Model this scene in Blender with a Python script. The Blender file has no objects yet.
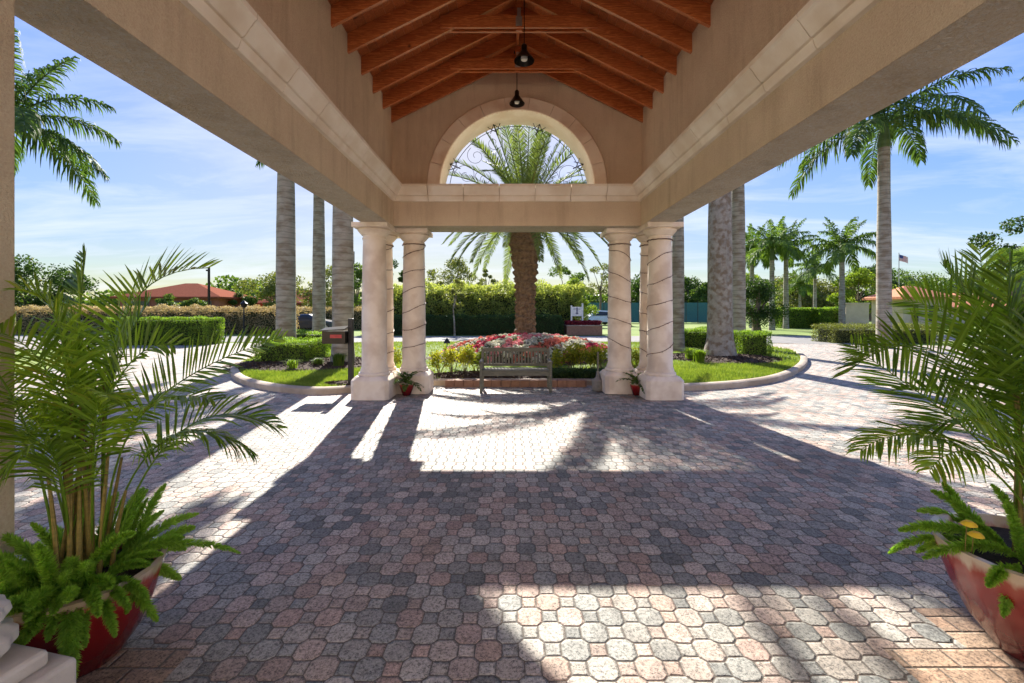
import bpy, math, random
import numpy as np
from mathutils import Vector, Matrix
random.seed(7); rng = np.random.default_rng(11)
PI = math.pi
SC = bpy.context.scene
COL = SC.collection
H = 1.66; F = 455.0
def at(px, py, Y): return Vector(((px-510)/F*Y, Y, H-(py-311)/F*Y))

# ------------------------------------------------------------ camera
cd = bpy.data.cameras.new('camera'); cam = bpy.data.objects.new('camera', cd); COL.objects.link(cam)
cam.location = (0, 0, H); cam.rotation_euler = (PI/2, 0, 0)
cd.sensor_width = 36; cd.lens = F/1024*36; cd.shift_x = .002; cd.shift_y = -.0298
cd.clip_start = .05; cd.clip_end = 3000
SC.camera = cam
# ------------------------------------------------------------ sky and sun
SUN = Vector((-.72, 4.85, 3.33)).normalized()
EL = math.asin(SUN.z); AZ = math.atan2(SUN.x, SUN.y)
w = bpy.data.worlds.new('World'); SC.world = w; w.use_nodes = True
nt = w.node_tree; nt.nodes.clear()
def N(nt, t, **k):
    n = nt.nodes.new(t)
    for a, b in k.items():
        if a in n.inputs: n.inputs[a].default_value = b
        else: setattr(n, a, b)
    return n
sky = N(nt, 'ShaderNodeTexSky', sky_type='NISHITA'); sky.sun_disc = False
sky.sun_elevation = EL; sky.sun_rotation = AZ; sky.air_density = 1.0; sky.dust_density = .8; sky.ozone_density = 2.5
bg = N(nt, 'ShaderNodeBackground'); bg.inputs[1].default_value = .15
out = N(nt, 'ShaderNodeOutputWorld')
tc = N(nt, 'ShaderNodeTexCoord'); sep = N(nt, 'ShaderNodeSeparateXYZ')
nt.links.new(tc.outputs['Generated'], sep.inputs[0])
mz = N(nt, 'ShaderNodeMath', operation='MAXIMUM'); nt.links.new(sep.outputs[2], mz.inputs[0]); mz.inputs[1].default_value = 0
ma = N(nt, 'ShaderNodeMath', operation='ADD'); nt.links.new(mz.outputs[0], ma.inputs[0]); ma.inputs[1].default_value = .12
dv = N(nt, 'ShaderNodeVectorMath', operation='DIVIDE'); nt.links.new(tc.outputs['Generated'], dv.inputs[0])
cb = N(nt, 'ShaderNodeCombineXYZ')
for i in range(3): nt.links.new(ma.outputs[0], cb.inputs[i])
nt.links.new(cb.outputs[0], dv.inputs[1])
mp = N(nt, 'ShaderNodeMapping'); mp.inputs['Scale'].default_value = (.55, 1.5, 1); mp.inputs['Rotation'].default_value = (0, 0, .5)
nt.links.new(dv.outputs[0], mp.inputs[0])
cn = N(nt, 'ShaderNodeTexNoise', Scale=1.3, Detail=9.0, Roughness=.62, Distortion=.6); nt.links.new(mp.outputs[0], cn.inputs['Vector'])
cr = N(nt, 'ShaderNodeValToRGB'); cr.color_ramp.elements[0].position = .44; cr.color_ramp.elements[1].position = .80
cr.color_ramp.elements[0].color = (0, 0, 0, 1); cr.color_ramp.elements[1].color = (.72, .72, .72, 1)
nt.links.new(cn.outputs[0], cr.inputs[0])
mx = N(nt, 'ShaderNodeMixRGB'); nt.links.new(cr.outputs[0], mx.inputs[0])
# soft shoulder so that the part of the sky round the sun does not burn out
bwn = N(nt, 'ShaderNodeRGBToBW'); nt.links.new(sky.outputs[0], bwn.inputs[0])
k1 = N(nt, 'ShaderNodeMath', operation='MULTIPLY_ADD'); nt.links.new(bwn.outputs[0], k1.inputs[0]); k1.inputs[1].default_value = .42; k1.inputs[2].default_value = .75
vd = N(nt, 'ShaderNodeVectorMath', operation='DIVIDE'); nt.links.new(sky.outputs[0], vd.inputs[0]); nt.links.new(k1.outputs[0], vd.inputs[1])
hs = N(nt, 'ShaderNodeHueSaturation', Hue=.518, Saturation=1.3, Value=.585)
nt.links.new(vd.outputs[0], hs.inputs['Color']); nt.links.new(hs.outputs[0], mx.inputs[1]); mx.inputs[2].default_value = (1.40, 1.48, 1.72, 1)
nt.links.new(mx.outputs[0], bg.inputs[0]); nt.links.new(bg.outputs[0], out.inputs[0])
sd = bpy.data.lights.new('sun', 'SUN'); sd.energy = 2.9; sd.angle = math.radians(.5); sd.color = (1, .94, .84)
so = bpy.data.objects.new('sun', sd); COL.objects.link(so); so.location = (0, 0, 30)
so.rotation_euler = (-SUN).to_track_quat('-Z', 'Y').to_euler()
SC.view_settings.view_transform = 'Standard'; SC.view_settings.look = 'None'; SC.view_settings.gamma = 1
SC.view_settings.exposure = 2.32; SC.view_settings.use_curve_mapping = False
SC.render.engine = 'CYCLES'
SC.cycles.max_bounces = 10; SC.cycles.diffuse_bounces = 8; SC.cycles.glossy_bounces = 2; SC.cycles.transmission_bounces = 3
SC.cycles.sample_clamp_indirect = 12

# ------------------------------------------------------------ mesh helpers
class MB:
    def __init__(s): s.v = []; s.f = []; s.n = 0; s.arr = []
    def add(s, v, f):
        b = s.n; s.v.extend([tuple(p) for p in v]); s.n += len(v)
        s.f.extend([tuple(i+b for i in q) for q in f]); return s
    def addnp(s, v, f):          # v (n,3) ; f (m,k) equal size faces
        s.arr.append((np.asarray(v, float), np.asarray(f, int)))
    def box(s, x0, x1, y0, y1, z0, z1, M=None):
        v = [Vector(p) for p in ((x0,y0,z0),(x1,y0,z0),(x1,y1,z0),(x0,y1,z0),(x0,y0,z1),(x1,y0,z1),(x1,y1,z1),(x0,y1,z1))]
        if M: v = [M @ p for p in v]
        return s.add(v, [(0,3,2,1),(4,5,6,7),(0,1,5,4),(1,2,6,5),(2,3,7,6),(3,0,4,7)])
    def beam(s, a, b, wx, wz, up=Vector((0,0,1))):
        a = Vector(a); b = Vector(b); t = (b-a).normalized(); sd_ = t.cross(up).normalized(); u = sd_.cross(t)
        v = []
        for p in (a, b):
            for i, j in ((-1,-1),(1,-1),(1,1),(-1,1)): v.append(p+sd_*wx/2*i+u*wz/2*j)
        return s.add(v, [(0,1,2,3),(7,6,5,4),(0,4,5,1),(1,5,6,2),(2,6,7,3),(3,7,4,0)])
    def tube(s, pts, rad, n=8, cap=True):
        pts = [Vector(p) for p in pts]
        if not hasattr(rad, '__len__'): rad = [rad]*len(pts)
        v = []; ref = None
        for i, p in enumerate(pts):
            t = (pts[min(i+1, len(pts)-1)]-pts[max(i-1, 0)]).normalized()
            if ref is None: ref = t.orthogonal().normalized()
            ref = (ref - t*ref.dot(t)).normalized(); b = t.cross(ref)
            for k in range(n):
                a = 2*PI*k/n; v.append(p+(ref*math.cos(a)+b*math.sin(a))*rad[i])
        f = [(i*n+k, i*n+(k+1)%n, (i+1)*n+(k+1)%n, (i+1)*n+k) for i in range(len(pts)-1) for k in range(n)]
        if cap: f += [tuple(range(n-1, -1, -1)), tuple(range((len(pts)-1)*n, len(pts)*n))]
        return s.add(v, f)
    def lathe(s, c, prof, n=24, cap=True, mod=None):
        v = []
        for r, z in prof:
            for k in range(n):
                a = 2*PI*k/n; rr = r*(mod(a, z) if mod else 1)
                v.append((c[0]+rr*math.cos(a), c[1]+rr*math.sin(a), c[2]+z))
        m = len(prof)
        f = [(i*n+k, i*n+(k+1)%n, (i+1)*n+(k+1)%n, (i+1)*n+k) for i in range(m-1) for k in range(n)]
        if cap: f += [tuple(range(n-1, -1, -1)), tuple(range((m-1)*n, m*n))]
        return s.add(v, f)
    def prism(s, poly, z0, z1):
        n = len(poly); v = [(p[0], p[1], z0) for p in poly]+[(p[0], p[1], z1) for p in poly]
        return s.add(v, [tuple(range(n-1, -1, -1)), tuple(range(n, 2*n))]+[(i, (i+1)%n, n+(i+1)%n, n+i) for i in range(n)])
    def build(s, name, mat, parent=None, smooth=False, bevel=0):
        me = bpy.data.meshes.new(name)
        nv = s.n+sum(len(a) for a, _ in s.arr)
        V = np.empty((nv, 3)); 
        if s.n: V[:s.n] = np.array([tuple(p) for p in s.v])
        loops = [np.array([i for q in s.f for i in q], int)]; sizes = [np.array([len(q) for q in s.f], int)]
        b = s.n
        for a, f in s.arr:
            V[b:b+len(a)] = a; loops.append((f+b).ravel()); sizes.append(np.full(len(f), f.shape[1])); b += len(a)
        L = np.concatenate(loops).astype(np.int32); S = np.concatenate(sizes).astype(np.int32)
        me.vertices.add(nv); me.vertices.foreach_set('co', V.ravel().astype(np.float32))
        me.loops.add(len(L)); me.loops.foreach_set('vertex_index', L)
        me.polygons.add(len(S)); st = np.concatenate([[0], np.cumsum(S)[:-1]]).astype(np.int32)
        me.polygons.foreach_set('loop_start', st); me.polygons.foreach_set('loop_total', S)
        me.update(calc_edges=True)
        me.polygons.foreach_set('use_smooth', np.full(len(S), bool(smooth)))
        me.materials.append(mat)
        o = bpy.data.objects.new(name, me); COL.objects.link(o)
        if parent: o.parent = parent; o.matrix_parent_inverse = Matrix.Translation(-parent.location) if parent.type == 'EMPTY' and parent.parent is None else Matrix()
        if bevel:
            m = o.modifiers.new('bevel', 'BEVEL'); m.width = bevel; m.segments = 2; m.limit_method = 'ANGLE'
        if smooth:
            try:
                m = me; m.set_sharp_from_angle(angle=math.radians(40))
            except Exception: pass
        return o
def tag(o, label=None, cat=None, group=None, kind=None):
    if label: o['label'] = label
    if cat: o['category'] = cat
    if group: o['group'] = group
    if kind: o['kind'] = kind
    return o
def thing(name, label, cat, loc=(0,0,0), group=None):
    o = bpy.data.objects.new(name, None); COL.objects.link(o); o.location = loc; o.empty_display_size = .2
    return tag(o, label, cat, group)
def copy_tree(o, parent=None):
    c = o.copy(); COL.objects.link(c)
    if parent is not None: c.parent = parent; c.matrix_parent_inverse = o.matrix_parent_inverse.copy()
    for ch in list(o.children): copy_tree(ch, c)
    return c

# ------------------------------------------------------------ materials
def newmat(name):
    m = bpy.data.materials.new(name); m.use_nodes = True; nt = m.node_tree
    b = nt.nodes['Principled BSDF']; return m, nt, b
def coords(nt, scale=(1,1,1), world=False):
    if world:
        g = N(nt, 'ShaderNodeNewGeometry'); src = g.outputs['Position']
    else:
        g = N(nt, 'ShaderNodeTexCoord'); src = g.outputs['Object']
    mp = N(nt, 'ShaderNodeMapping'); mp.inputs['Scale'].default_value = scale; nt.links.new(src, mp.inputs[0]); return mp.outputs[0]
def ramp(nt, fac, stops):
    r = N(nt, 'ShaderNodeValToRGB'); e = r.color_ramp.elements
    while len(e) < len(stops): e.new(.5)
    for i, (p, c) in enumerate(stops): e[i].position = p; e[i].color = (*c, 1)
    nt.links.new(fac, r.inputs[0]); return r.outputs[0]
def noisy(name, c0, c1, scale=5, rough=.8, bump=0, bscale=60, bdist=.01, stretch=(1,1,1), c2=None, s2=1.2, spec=.3, detail=6):
    m, nt, b = newmat(name); v = coords(nt, stretch)
    n = N(nt, 'ShaderNodeTexNoise', Scale=scale, Detail=float(detail), Roughness=.6); nt.links.new(v, n.inputs['Vector'])
    c = ramp(nt, n.outputs[0], [(.3, c0), (.7, c1)])
    if c2:
        n2 = N(nt, 'ShaderNodeTexNoise', Scale=s2, Detail=4.0); nt.links.new(v, n2.inputs['Vector'])
        f = ramp(nt, n2.outputs[0], [(.45, (0,0,0)), (.62, (1,1,1))])
        x = N(nt, 'ShaderNodeMixRGB'); nt.links.new(f, x.inputs[0]); nt.links.new(c, x.inputs[1]); x.inputs[2].default_value = (*c2, 1); c = x.outputs[0]
    nt.links.new(c, b.inputs['Base Color']); b.inputs['Roughness'].default_value = rough; b.inputs['Specular IOR Level'].default_value = spec
    if bump:
        nb = N(nt, 'ShaderNodeTexNoise', Scale=bscale, Detail=5.0, Roughness=.65); nt.links.new(v, nb.inputs['Vector'])
        bp = N(nt, 'ShaderNodeBump', Strength=bump, Distance=bdist); nt.links.new(nb.outputs[0], bp.inputs['Height']); nt.links.new(bp.outputs[0], b.inputs['Normal'])
    return m
def leafmat(name, dark, light, trans=None, tf=.35, rough=.55, spec=.12):
    m, nt, b = newmat(name)
    g = N(nt, 'ShaderNodeNewGeometry'); tcn = N(nt, 'ShaderNodeTexCoord')
    n = N(nt, 'ShaderNodeTexNoise', Scale=1.7, Detail=3.0); nt.links.new(tcn.outputs['Object'], n.inputs['Vector'])
    a = N(nt, 'ShaderNodeMath', operation='MULTIPLY_ADD'); nt.links.new(g.outputs['Random Per Island'], a.inputs[0]); a.inputs[1].default_value = .55
    s_ = N(nt, 'ShaderNodeMath', operation='MULTIPLY_ADD'); nt.links.new(n.outputs[0], s_.inputs[0]); s_.inputs[1].default_value = 1.1; s_.inputs[2].default_value = -.32
    nt.links.new(s_.outputs[0], a.inputs[2])
    mid = tuple((p+q)/2 for p, q in zip(dark, light))
    c = ramp(nt, a.outputs[0], [(.1, dark), (.5, mid), (.86, light), (.99, tuple(.5*q+w_ for q, w_ in zip(light, (.14, .09, .02))))])
    nt.links.new(c, b.inputs['Base Color']); b.inputs['Roughness'].default_value = rough; b.inputs['Specular IOR Level'].default_value = spec
    t = N(nt, 'ShaderNodeBsdfTranslucent'); x = N(nt, 'ShaderNodeMixShader'); x.inputs[0].default_value = tf
    trans = trans or (1.3, 1.35, .5)
    mm = N(nt, 'ShaderNodeMixRGB', blend_type='MULTIPLY'); mm.inputs[0].default_value = 1; nt.links.new(c, mm.inputs[1]); mm.inputs[2].default_value = (*trans, 1)
    nt.links.new(mm.outputs[0], t.inputs[0])
    o = nt.nodes['Material Output']; nt.links.new(b.outputs[0], x.inputs[1]); nt.links.new(t.outputs[0], x.inputs[2]); nt.links.new(x.outputs[0], o.inputs[0])
    return m
def plain(name, c, rough=.5, metal=0, coat=0, spec=.5):
    m, nt, b = newmat(name); v = coords(nt)
    n = N(nt, 'ShaderNodeTexNoise', Scale=9.0, Detail=4.0); nt.links.new(v, n.inputs['Vector'])
    cc = ramp(nt, n.outputs[0], [(.3, tuple(x*.85 for x in c)), (.7, tuple(min(1, x*1.12) for x in c))])
    nt.links.new(cc, b.inputs['Base Color']); b.inputs['Roughness'].default_value = rough; b.inputs['Metallic'].default_value = metal
    b.inputs['Coat Weight'].default_value = coat; b.inputs['Specular IOR Level'].default_value = spec
    return m

def stucco_mat(name, c0, c1, bump, bs, dist, swirl=False):
    m, nt, b = newmat(name); v = coords(nt, (1,1,1), True)
    n = N(nt, 'ShaderNodeTexNoise', Scale=1.6, Detail=6.0, Roughness=.6); nt.links.new(v, n.inputs['Vector'])
    c = ramp(nt, n.outputs[0], [(.3, c0), (.7, c1)])
    n1 = N(nt, 'ShaderNodeTexNoise', Scale=bs, Detail=5.0, Roughness=.7, Distortion=(1.6 if swirl else .3)); nt.links.new(v, n1.inputs['Vector'])
    x = N(nt, 'ShaderNodeMixRGB', blend_type='OVERLAY'); x.inputs[0].default_value = (1.0 if swirl else .4); nt.links.new(c, x.inputs[1]); nt.links.new(ramp(nt, n1.outputs[0], [(.3, (.25, .25, .25)), (.7, (.75, .75, .75))]), x.inputs[2])  # swirl: trowel relief's light and dark painted in by a stronger overlay
    vs = coords(nt, (2.2, 2.2, .25), True); n3 = N(nt, 'ShaderNodeTexNoise', Scale=1.6, Detail=7.0, Roughness=.7); nt.links.new(vs, n3.inputs['Vector'])
    s3 = ramp(nt, n3.outputs[0], [(.32, (.80, .77, .73)), (.5, (1, 1, 1))]); x3 = N(nt, 'ShaderNodeMixRGB', blend_type='MULTIPLY'); x3.inputs[0].default_value = .8; nt.links.new(x.outputs[0], x3.inputs[1]); nt.links.new(s3, x3.inputs[2])
    nt.links.new(x3.outputs[0], b.inputs['Base Color']); b.inputs['Roughness'].default_value = .9; b.inputs['Specular IOR Level'].default_value = .15
    bp = N(nt, 'ShaderNodeBump', Strength=bump, Distance=dist); nt.links.new(n1.outputs[0], bp.inputs['Height']); nt.links.new(bp.outputs[0], b.inputs['Normal'])
    return m
M = {}
M['stucco'] = stucco_mat('stucco', (.62, .50, .36), (.73, .605, .45), .7, 70, .02)
M['stucco_rough'] = stucco_mat('rough_trowelled_stucco', (.76, .65, .50), (.88, .78, .64), 1.0, 24, .10, True)  # paler than the wall stucco: bounce light on the soffit put into its colour
M['facade'] = stucco_mat('pale_house_stucco', (.70, .62, .50), (.78, .70, .58), .5, 60, .01)
M['stone'] = noisy('cast_stone', (.74, .64, .53), (.82, .73, .63), 3.5, .8, .35, 45, .006, c2=(.64, .53, .43), s2=2.6)
M['stone_trim'] = noisy('cast_stone_trim', (.86, .78, .65), (.92, .86, .75), 3, .8, .4, 30, .006, c2=(.78, .68, .54), s2=1.8)
M['stone_arch'] = noisy('cast_stone_arch', (.78, .65, .50), (.84, .72, .58), 3, .8, .4, 30, .006, c2=(.66, .49, .35), s2=1.8)
M['joint'] = plain('grey_mortar', (.27, .21, .15), .95)
M['plinth'] = noisy('weathered_white_stone', (.55, .50, .44), (.72, .68, .61), 6, .85, .5, 40, .006, c2=(.42, .38, .33))
def wood_mat():
    m, nt, b = newmat('stained_cedar'); v = coords(nt, (1,1,1))
    tcn = N(nt, 'ShaderNodeTexCoord'); oi = N(nt, 'ShaderNodeObjectInfo')
    mp = N(nt, 'ShaderNodeMapping'); mp.inputs['Scale'].default_value = (2.2, 40, 26); nt.links.new(tcn.outputs['Object'], mp.inputs[0])
    cmb = N(nt, 'ShaderNodeCombineXYZ'); ml = N(nt, 'ShaderNodeMath', operation='MULTIPLY'); nt.links.new(oi.outputs['Random'], ml.inputs[0]); ml.inputs[1].default_value = 37
    nt.links.new(ml.outputs[0], cmb.inputs[0]); nt.links.new(ml.outputs[0], cmb.inputs[2]); nt.links.new(cmb.outputs[0], mp.inputs['Location'])
    n = N(nt, 'ShaderNodeTexNoise', Scale=2.2, Detail=8.0, Roughness=.65, Distortion=1.2); nt.links.new(mp.outputs[0], n.inputs['Vector'])
    c = ramp(nt, n.outputs[0], [(.3, (.24, .055, .014)), (.5, (.44, .12, .03)), (.70, (.70, .27, .09))])
    nt.links.new(c, b.inputs['Base Color']); b.inputs['Roughness'].default_value = .4; b.inputs['Coat Weight'].default_value = .5; b.inputs['Coat Roughness'].default_value = .3
    k = N(nt, 'ShaderNodeTexVoronoi', Scale=2.3); nt.links.new(v, k.inputs['Vector'])
    kk = ramp(nt, k.outputs['Distance'], [(.03, (.25, .2, .2)), (.09, (1, 1, 1))])
    x = N(nt, 'ShaderNodeMixRGB', blend_type='MULTIPLY'); x.inputs[0].default_value = 1; nt.links.new(c, x.inputs[1]); nt.links.new(kk, x.inputs[2])
    gi = N(nt, 'ShaderNodeNewGeometry'); vm = N(nt, 'ShaderNodeMath', operation='MULTIPLY_ADD'); nt.links.new(gi.outputs['Random Per Island'], vm.inputs[0]); vm.inputs[1].default_value = .55; vm.inputs[2].default_value = .72
    hv = N(nt, 'ShaderNodeHueSaturation'); nt.links.new(x.outputs[0], hv.inputs['Color']); nt.links.new(vm.outputs[0], hv.inputs['Value'])
    nt.links.new(hv.outputs[0], b.inputs['Base Color'])
    bp = N(nt, 'ShaderNodeBump', Strength=.3, Distance=.004); nt.links.new(n.outputs[0], bp.inputs['Height']); nt.links.new(bp.outputs[0], b.inputs['Normal'])
    return m
M['wood'] = wood_mat()
def paver_mat():
    m, nt, b = newmat('octagon_and_square_pavers')
    g = N(nt, 'ShaderNodeNewGeometry'); sp = N(nt, 'ShaderNodeSeparateXYZ'); nt.links.new(g.outputs['Position'], sp.inputs[0])
    L = nt.links.new
    def m1(op, a, b_=None, c_=None):
        n = N(nt, 'ShaderNodeMath', operation=op)
        for i, q in enumerate((a, b_, c_)):
            if q is None: continue
            if isinstance(q, (int, float)): n.inputs[i].default_value = q
            else: L(q, n.inputs[i])
        return n.outputs[0]
    wn = N(nt, 'ShaderNodeTexNoise', Scale=1.3, Detail=2.0); L(g.outputs['Position'], wn.inputs['Vector'])
    ws = N(nt, 'ShaderNodeSeparateXYZ'); L(wn.outputs['Color'], ws.inputs[0])
    # slightly wavy laying, as real courses are
    X = m1('ADD', sp.outputs[0], m1('MULTIPLY', m1('SUBTRACT', ws.outputs[0], .5), .05)); Y = m1('ADD', sp.outputs[1], m1('MULTIPLY', m1('SUBTRACT', ws.outputs[1], .5), .05))
    u = m1('DIVIDE', X, .218); v = m1('DIVIDE', Y, .236)
    a = m1('ADD', u, v); bb = m1('SUBTRACT', u, v)
    ia = m1('FLOOR', m1('ADD', a, .5)); ib = m1('FLOOR', m1('ADD', bb, .5))
    la = m1('ABSOLUTE', m1('SUBTRACT', a, ia)); lb = m1('ABSOLUTE', m1('SUBTRACT', bb, ib))
    S = m1('ADD', la, lb); c = .63
    e = m1('MULTIPLY', m1('SUBTRACT', c, S), .7071)         # >0 in octagon
    iso = m1('GREATER_THAN', e, 0)
    docta = m1('MINIMUM', m1('SUBTRACT', .5, m1('MAXIMUM', la, lb)), e)
    dsq = m1('MULTIPLY', e, -1)
    d = m1('ADD', m1('MULTIPLY', docta, iso), m1('MULTIPLY', dsq, m1('SUBTRACT', 1, iso)))
    d = m1('MULTIPLY', d, .155)                              # metres
    fa = m1('FLOOR', a); fb = m1('FLOOR', bb)
    ida = m1('ADD', m1('MULTIPLY', ia, iso), m1('MULTIPLY', m1('ADD', fa, .5), m1('SUBTRACT', 1, iso)))
    idb = m1('ADD', m1('MULTIPLY', ib, iso), m1('MULTIPLY', m1('ADD', fb, .5), m1('SUBTRACT', 1, iso)))
    # plain oblong border course along the canopy edge
    ax = m1('ABSOLUTE', m1('SUBTRACT', sp.outputs[0], .14))
    bz = m1('MAXIMUM', m1('MULTIPLY', m1('GREATER_THAN', ax, 2.12), m1('LESS_THAN', sp.outputs[1], 2.55)),
            m1('MULTIPLY', m1('GREATER_THAN', ax, 1.70), m1('LESS_THAN', sp.outputs[1], 2.25)))
    bu = m1('DIVIDE', sp.outputs[0], .235); bv = m1('DIVIDE', sp.outputs[1], .118)
    bu = m1('ADD', bu, m1('MULTIPLY', m1('FLOOR', bv), .5))
    fu = m1('ABSOLUTE', m1('SUBTRACT', m1('FRACT', bu), .5)); fv = m1('ABSOLUTE', m1('SUBTRACT', m1('FRACT', bv), .5))
    dbr = m1('MINIMUM', m1('MULTIPLY', m1('SUBTRACT', .5, fu), .235), m1('MULTIPLY', m1('SUBTRACT', .5, fv), .118))
    def mixv(p, q): return m1('ADD', m1('MULTIPLY', p, m1('SUBTRACT', 1, bz)), m1('MULTIPLY', q, bz))
    d = mixv(d, dbr); ida = mixv(ida, m1('FLOOR', bu)); idb = mixv(idb, m1('FLOOR', bv))
    cc = N(nt, 'ShaderNodeCombineXYZ'); L(ida, cc.inputs[0]); L(idb, cc.inputs[1]); L(m1('ADD', iso, m1('MULTIPLY', bz, 3)), cc.inputs[2])
    wno = N(nt, 'ShaderNodeTexWhiteNoise'); wno.noise_dimensions = '3D'; L(cc.outputs[0], wno.inputs['Vector'])
    big = N(nt, 'ShaderNodeTexNoise', Scale=.33, Detail=3.0); L(cc.outputs[0], big.inputs['Vector'])
    rv = m1('ADD', m1('MULTIPLY', wno.outputs['Value'], .62), m1('MULTIPLY', m1('SUBTRACT', big.outputs[0], .3), .95))
    colr = ramp(nt, rv, [(.12, (.165, .175, .18)), (.3, (.25, .26, .26)), (.45, (.345, .335, .32)), (.58, (.40, .35, .325)), (.75, (.35, .265, .24)), (.92, (.43, .34, .29))])
    tan = N(nt, 'ShaderNodeMixRGB'); L(m1('MULTIPLY', bz, .75), tan.inputs[0]); L(colr, tan.inputs[1]); tan.inputs[2].default_value = (.33, .22, .15, 1)
    colr = tan.outputs[0]
    br = m1('ADD', m1('MULTIPLY', N(nt, 'ShaderNodeTexWhiteNoise').outputs['Value'], 0), 1)
    ws2 = N(nt, 'ShaderNodeSeparateXYZ'); L(wno.outputs['Color'], ws2.inputs[0])
    br = m1('ADD', .82, m1('MULTIPLY', ws2.outputs[1], .36))
    spk = N(nt, 'ShaderNodeTexNoise', Scale=70.0, Detail=6.0, Roughness=.85); L(g.outputs['Position'], spk.inputs['Vector'])
    tint = N(nt, 'ShaderNodeMixRGB', blend_type='MULTIPLY'); tint.inputs[0].default_value = 1; L(colr, tint.inputs[1]); tint.inputs[2].default_value = (1.27, 1.23, 1.14, 1); colr = tint.outputs[0]
    spf = ramp(nt, spk.outputs[0], [(.40, (.22, .22, .22)), (.49, (.90, .90, .90)), (.66, (1.45, 1.42, 1.38))])
    s1 = N(nt, 'ShaderNodeMixRGB', blend_type='MULTIPLY'); s1.inputs[0].default_value = 1; L(colr, s1.inputs[1]); L(spf, s1.inputs[2])
    hv = N(nt, 'ShaderNodeHueSaturation'); L(s1.outputs[0], hv.inputs['Color']); L(br, hv.inputs['Value'])
    st = N(nt, 'ShaderNodeTexNoise', Scale=.7, Detail=6.0, Roughness=.7); L(g.outputs['Position'], st.inputs['Vector'])
    stf = ramp(nt, st.outputs[0], [(.32, (.60, .58, .56)), (.46, (.93, .92, .91)), (.55, (1, 1, 1)), (.75, (1.15, 1.15, 1.15))])
    s2 = N(nt, 'ShaderNodeMixRGB', blend_type='MULTIPLY'); s2.inputs[0].default_value = 1; L(hv.outputs[0], s2.inputs[1]); L(stf, s2.inputs[2])
    ov = N(nt, 'ShaderNodeTexVoronoi', Scale=.62); L(g.outputs['Position'], ov.inputs['Vector']); on = N(nt, 'ShaderNodeTexNoise', Scale=14.0, Detail=4.0); L(g.outputs['Position'], on.inputs['Vector'])
    of = ramp(nt, m1('ADD', ov.outputs['Distance'], m1('MULTIPLY', on.outputs[0], .12)), [(.09, (.45, .43, .42)), (.17, (1, 1, 1))])
    s4 = N(nt, 'ShaderNodeMixRGB', blend_type='MULTIPLY'); s4.inputs[0].default_value = .7; L(s2.outputs[0], s4.inputs[1]); L(of, s4.inputs[2]); s2 = s4
    wob = N(nt, 'ShaderNodeTexNoise', Scale=55.0, Detail=3.0); L(g.outputs['Position'], wob.inputs['Vector'])
    d = m1('ADD', d, m1('MULTIPLY', m1('SUBTRACT', wob.outputs[0], .5), .008))
    jt = N(nt, 'ShaderNodeMapRange'); jt.interpolation_type = 'SMOOTHSTEP'; L(d, jt.inputs[0]); jt.inputs[1].default_value = .0015; jt.inputs[2].default_value = .0048
    mixj = N(nt, 'ShaderNodeMixRGB'); L(jt.outputs[0], mixj.inputs[0]); mixj.inputs[1].default_value = (.12, .10, .08, 1); L(s2.outputs[0], mixj.inputs[2])
    L(mixj.outputs[0], b.inputs['Base Color'])
    hm = N(nt, 'ShaderNodeMapRange'); hm.interpolation_type = 'SMOOTHSTEP'; L(d, hm.inputs[0]); hm.inputs[1].default_value = 0; hm.inputs[2].default_value = .012
    hh = m1('ADD', m1('MULTIPLY', hm.outputs[0], .009), m1('MULTIPLY', spk.outputs[0], .0035))
    hh = m1('ADD', hh, m1('MULTIPLY', ws2.outputs[2], .003))
    bp = N(nt, 'ShaderNodeBump', Strength=1.0, Distance=1.0); L(hh, bp.inputs['Height']); L(bp.outputs[0], b.inputs['Normal'])
    b.inputs['Roughness'].default_value = .66; b.inputs['Specular IOR Level'].default_value = .3
    return m
M['pavers'] = paver_mat()
M['grass_base'] = noisy('lawn_soil', (.07, .12, .018), (.13, .19, .03), 3, .9, .5, 40, .02)
M['far_grass'] = noisy('far_lawn', (.10, .16, .025), (.17, .24, .04), .6, .95, .6, 12, .03, c2=(.20, .25, .06), s2=.15)
M['grass'] = leafmat('grass_blades', (.10, .17, .025), (.27, .34, .07), (1.3, 1.3, .5), .38, .6, .2)
M['mulch'] = noisy('bark_mulch', (.03, .018, .012), (.11, .07, .05), 30, .95, 1, 55, .04)
M['asphalt'] = noisy('grey_road', (.16, .155, .15), (.24, .23, .22), 2, .9, .3, 80, .01)
M['kerb'] = noisy('concrete_kerb', (.36, .29, .22), (.48, .40, .32), 5, .85, .5, 50, .006, c2=(.30, .24, .18))
M['brick'] = noisy('brick_edging', (.24, .13, .09), (.33, .19, .13), 8, .85, .4, 50, .006)
M['iron'] = plain('black_iron', (.02, .02, .022), .45, .4)
M['bronze'] = plain('dark_bronze', (.025, .021, .018), .3, .7)
M['rope'] = plain('dark_light_string', (.10, .045, .035), .6)
M['teak'] = noisy('weathered_grey_teak', (.11, .11, .085), (.19, .185, .145), 6, .75, .4, 60, .004, stretch=(1, 6, 6), spec=.25)
M['metal'] = plain('galvanised_metal', (.45, .44, .42), .4, .8)
M['white'] = plain('white_paint', (.75, .74, .72), .5)
M['lamp_glass'] = plain('frosted_lamp_glass', (.8, .78, .7), .35)
M['soil'] = noisy('potting_soil', (.02, .014, .01), (.06, .04, .03), 30, .95, .8, 60, .02)
M['far_wall'] = noisy('brick_red_wall', (.30, .10, .06), (.38, .14, .09), 4, .9)
M['beige_wall'] = noisy('beige_render', (.50, .40, .28), (.60, .49, .35), 2, .9)
M['glass_dark'] = plain('dark_window_glass', (.02, .025, .03), .1)
M['tile'] = noisy('terracotta_tile', (.18, .05, .028), (.30, .095, .05), 4, 1, .5, 20, .02, stretch=(6, 1, 1), spec=.02)
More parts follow.
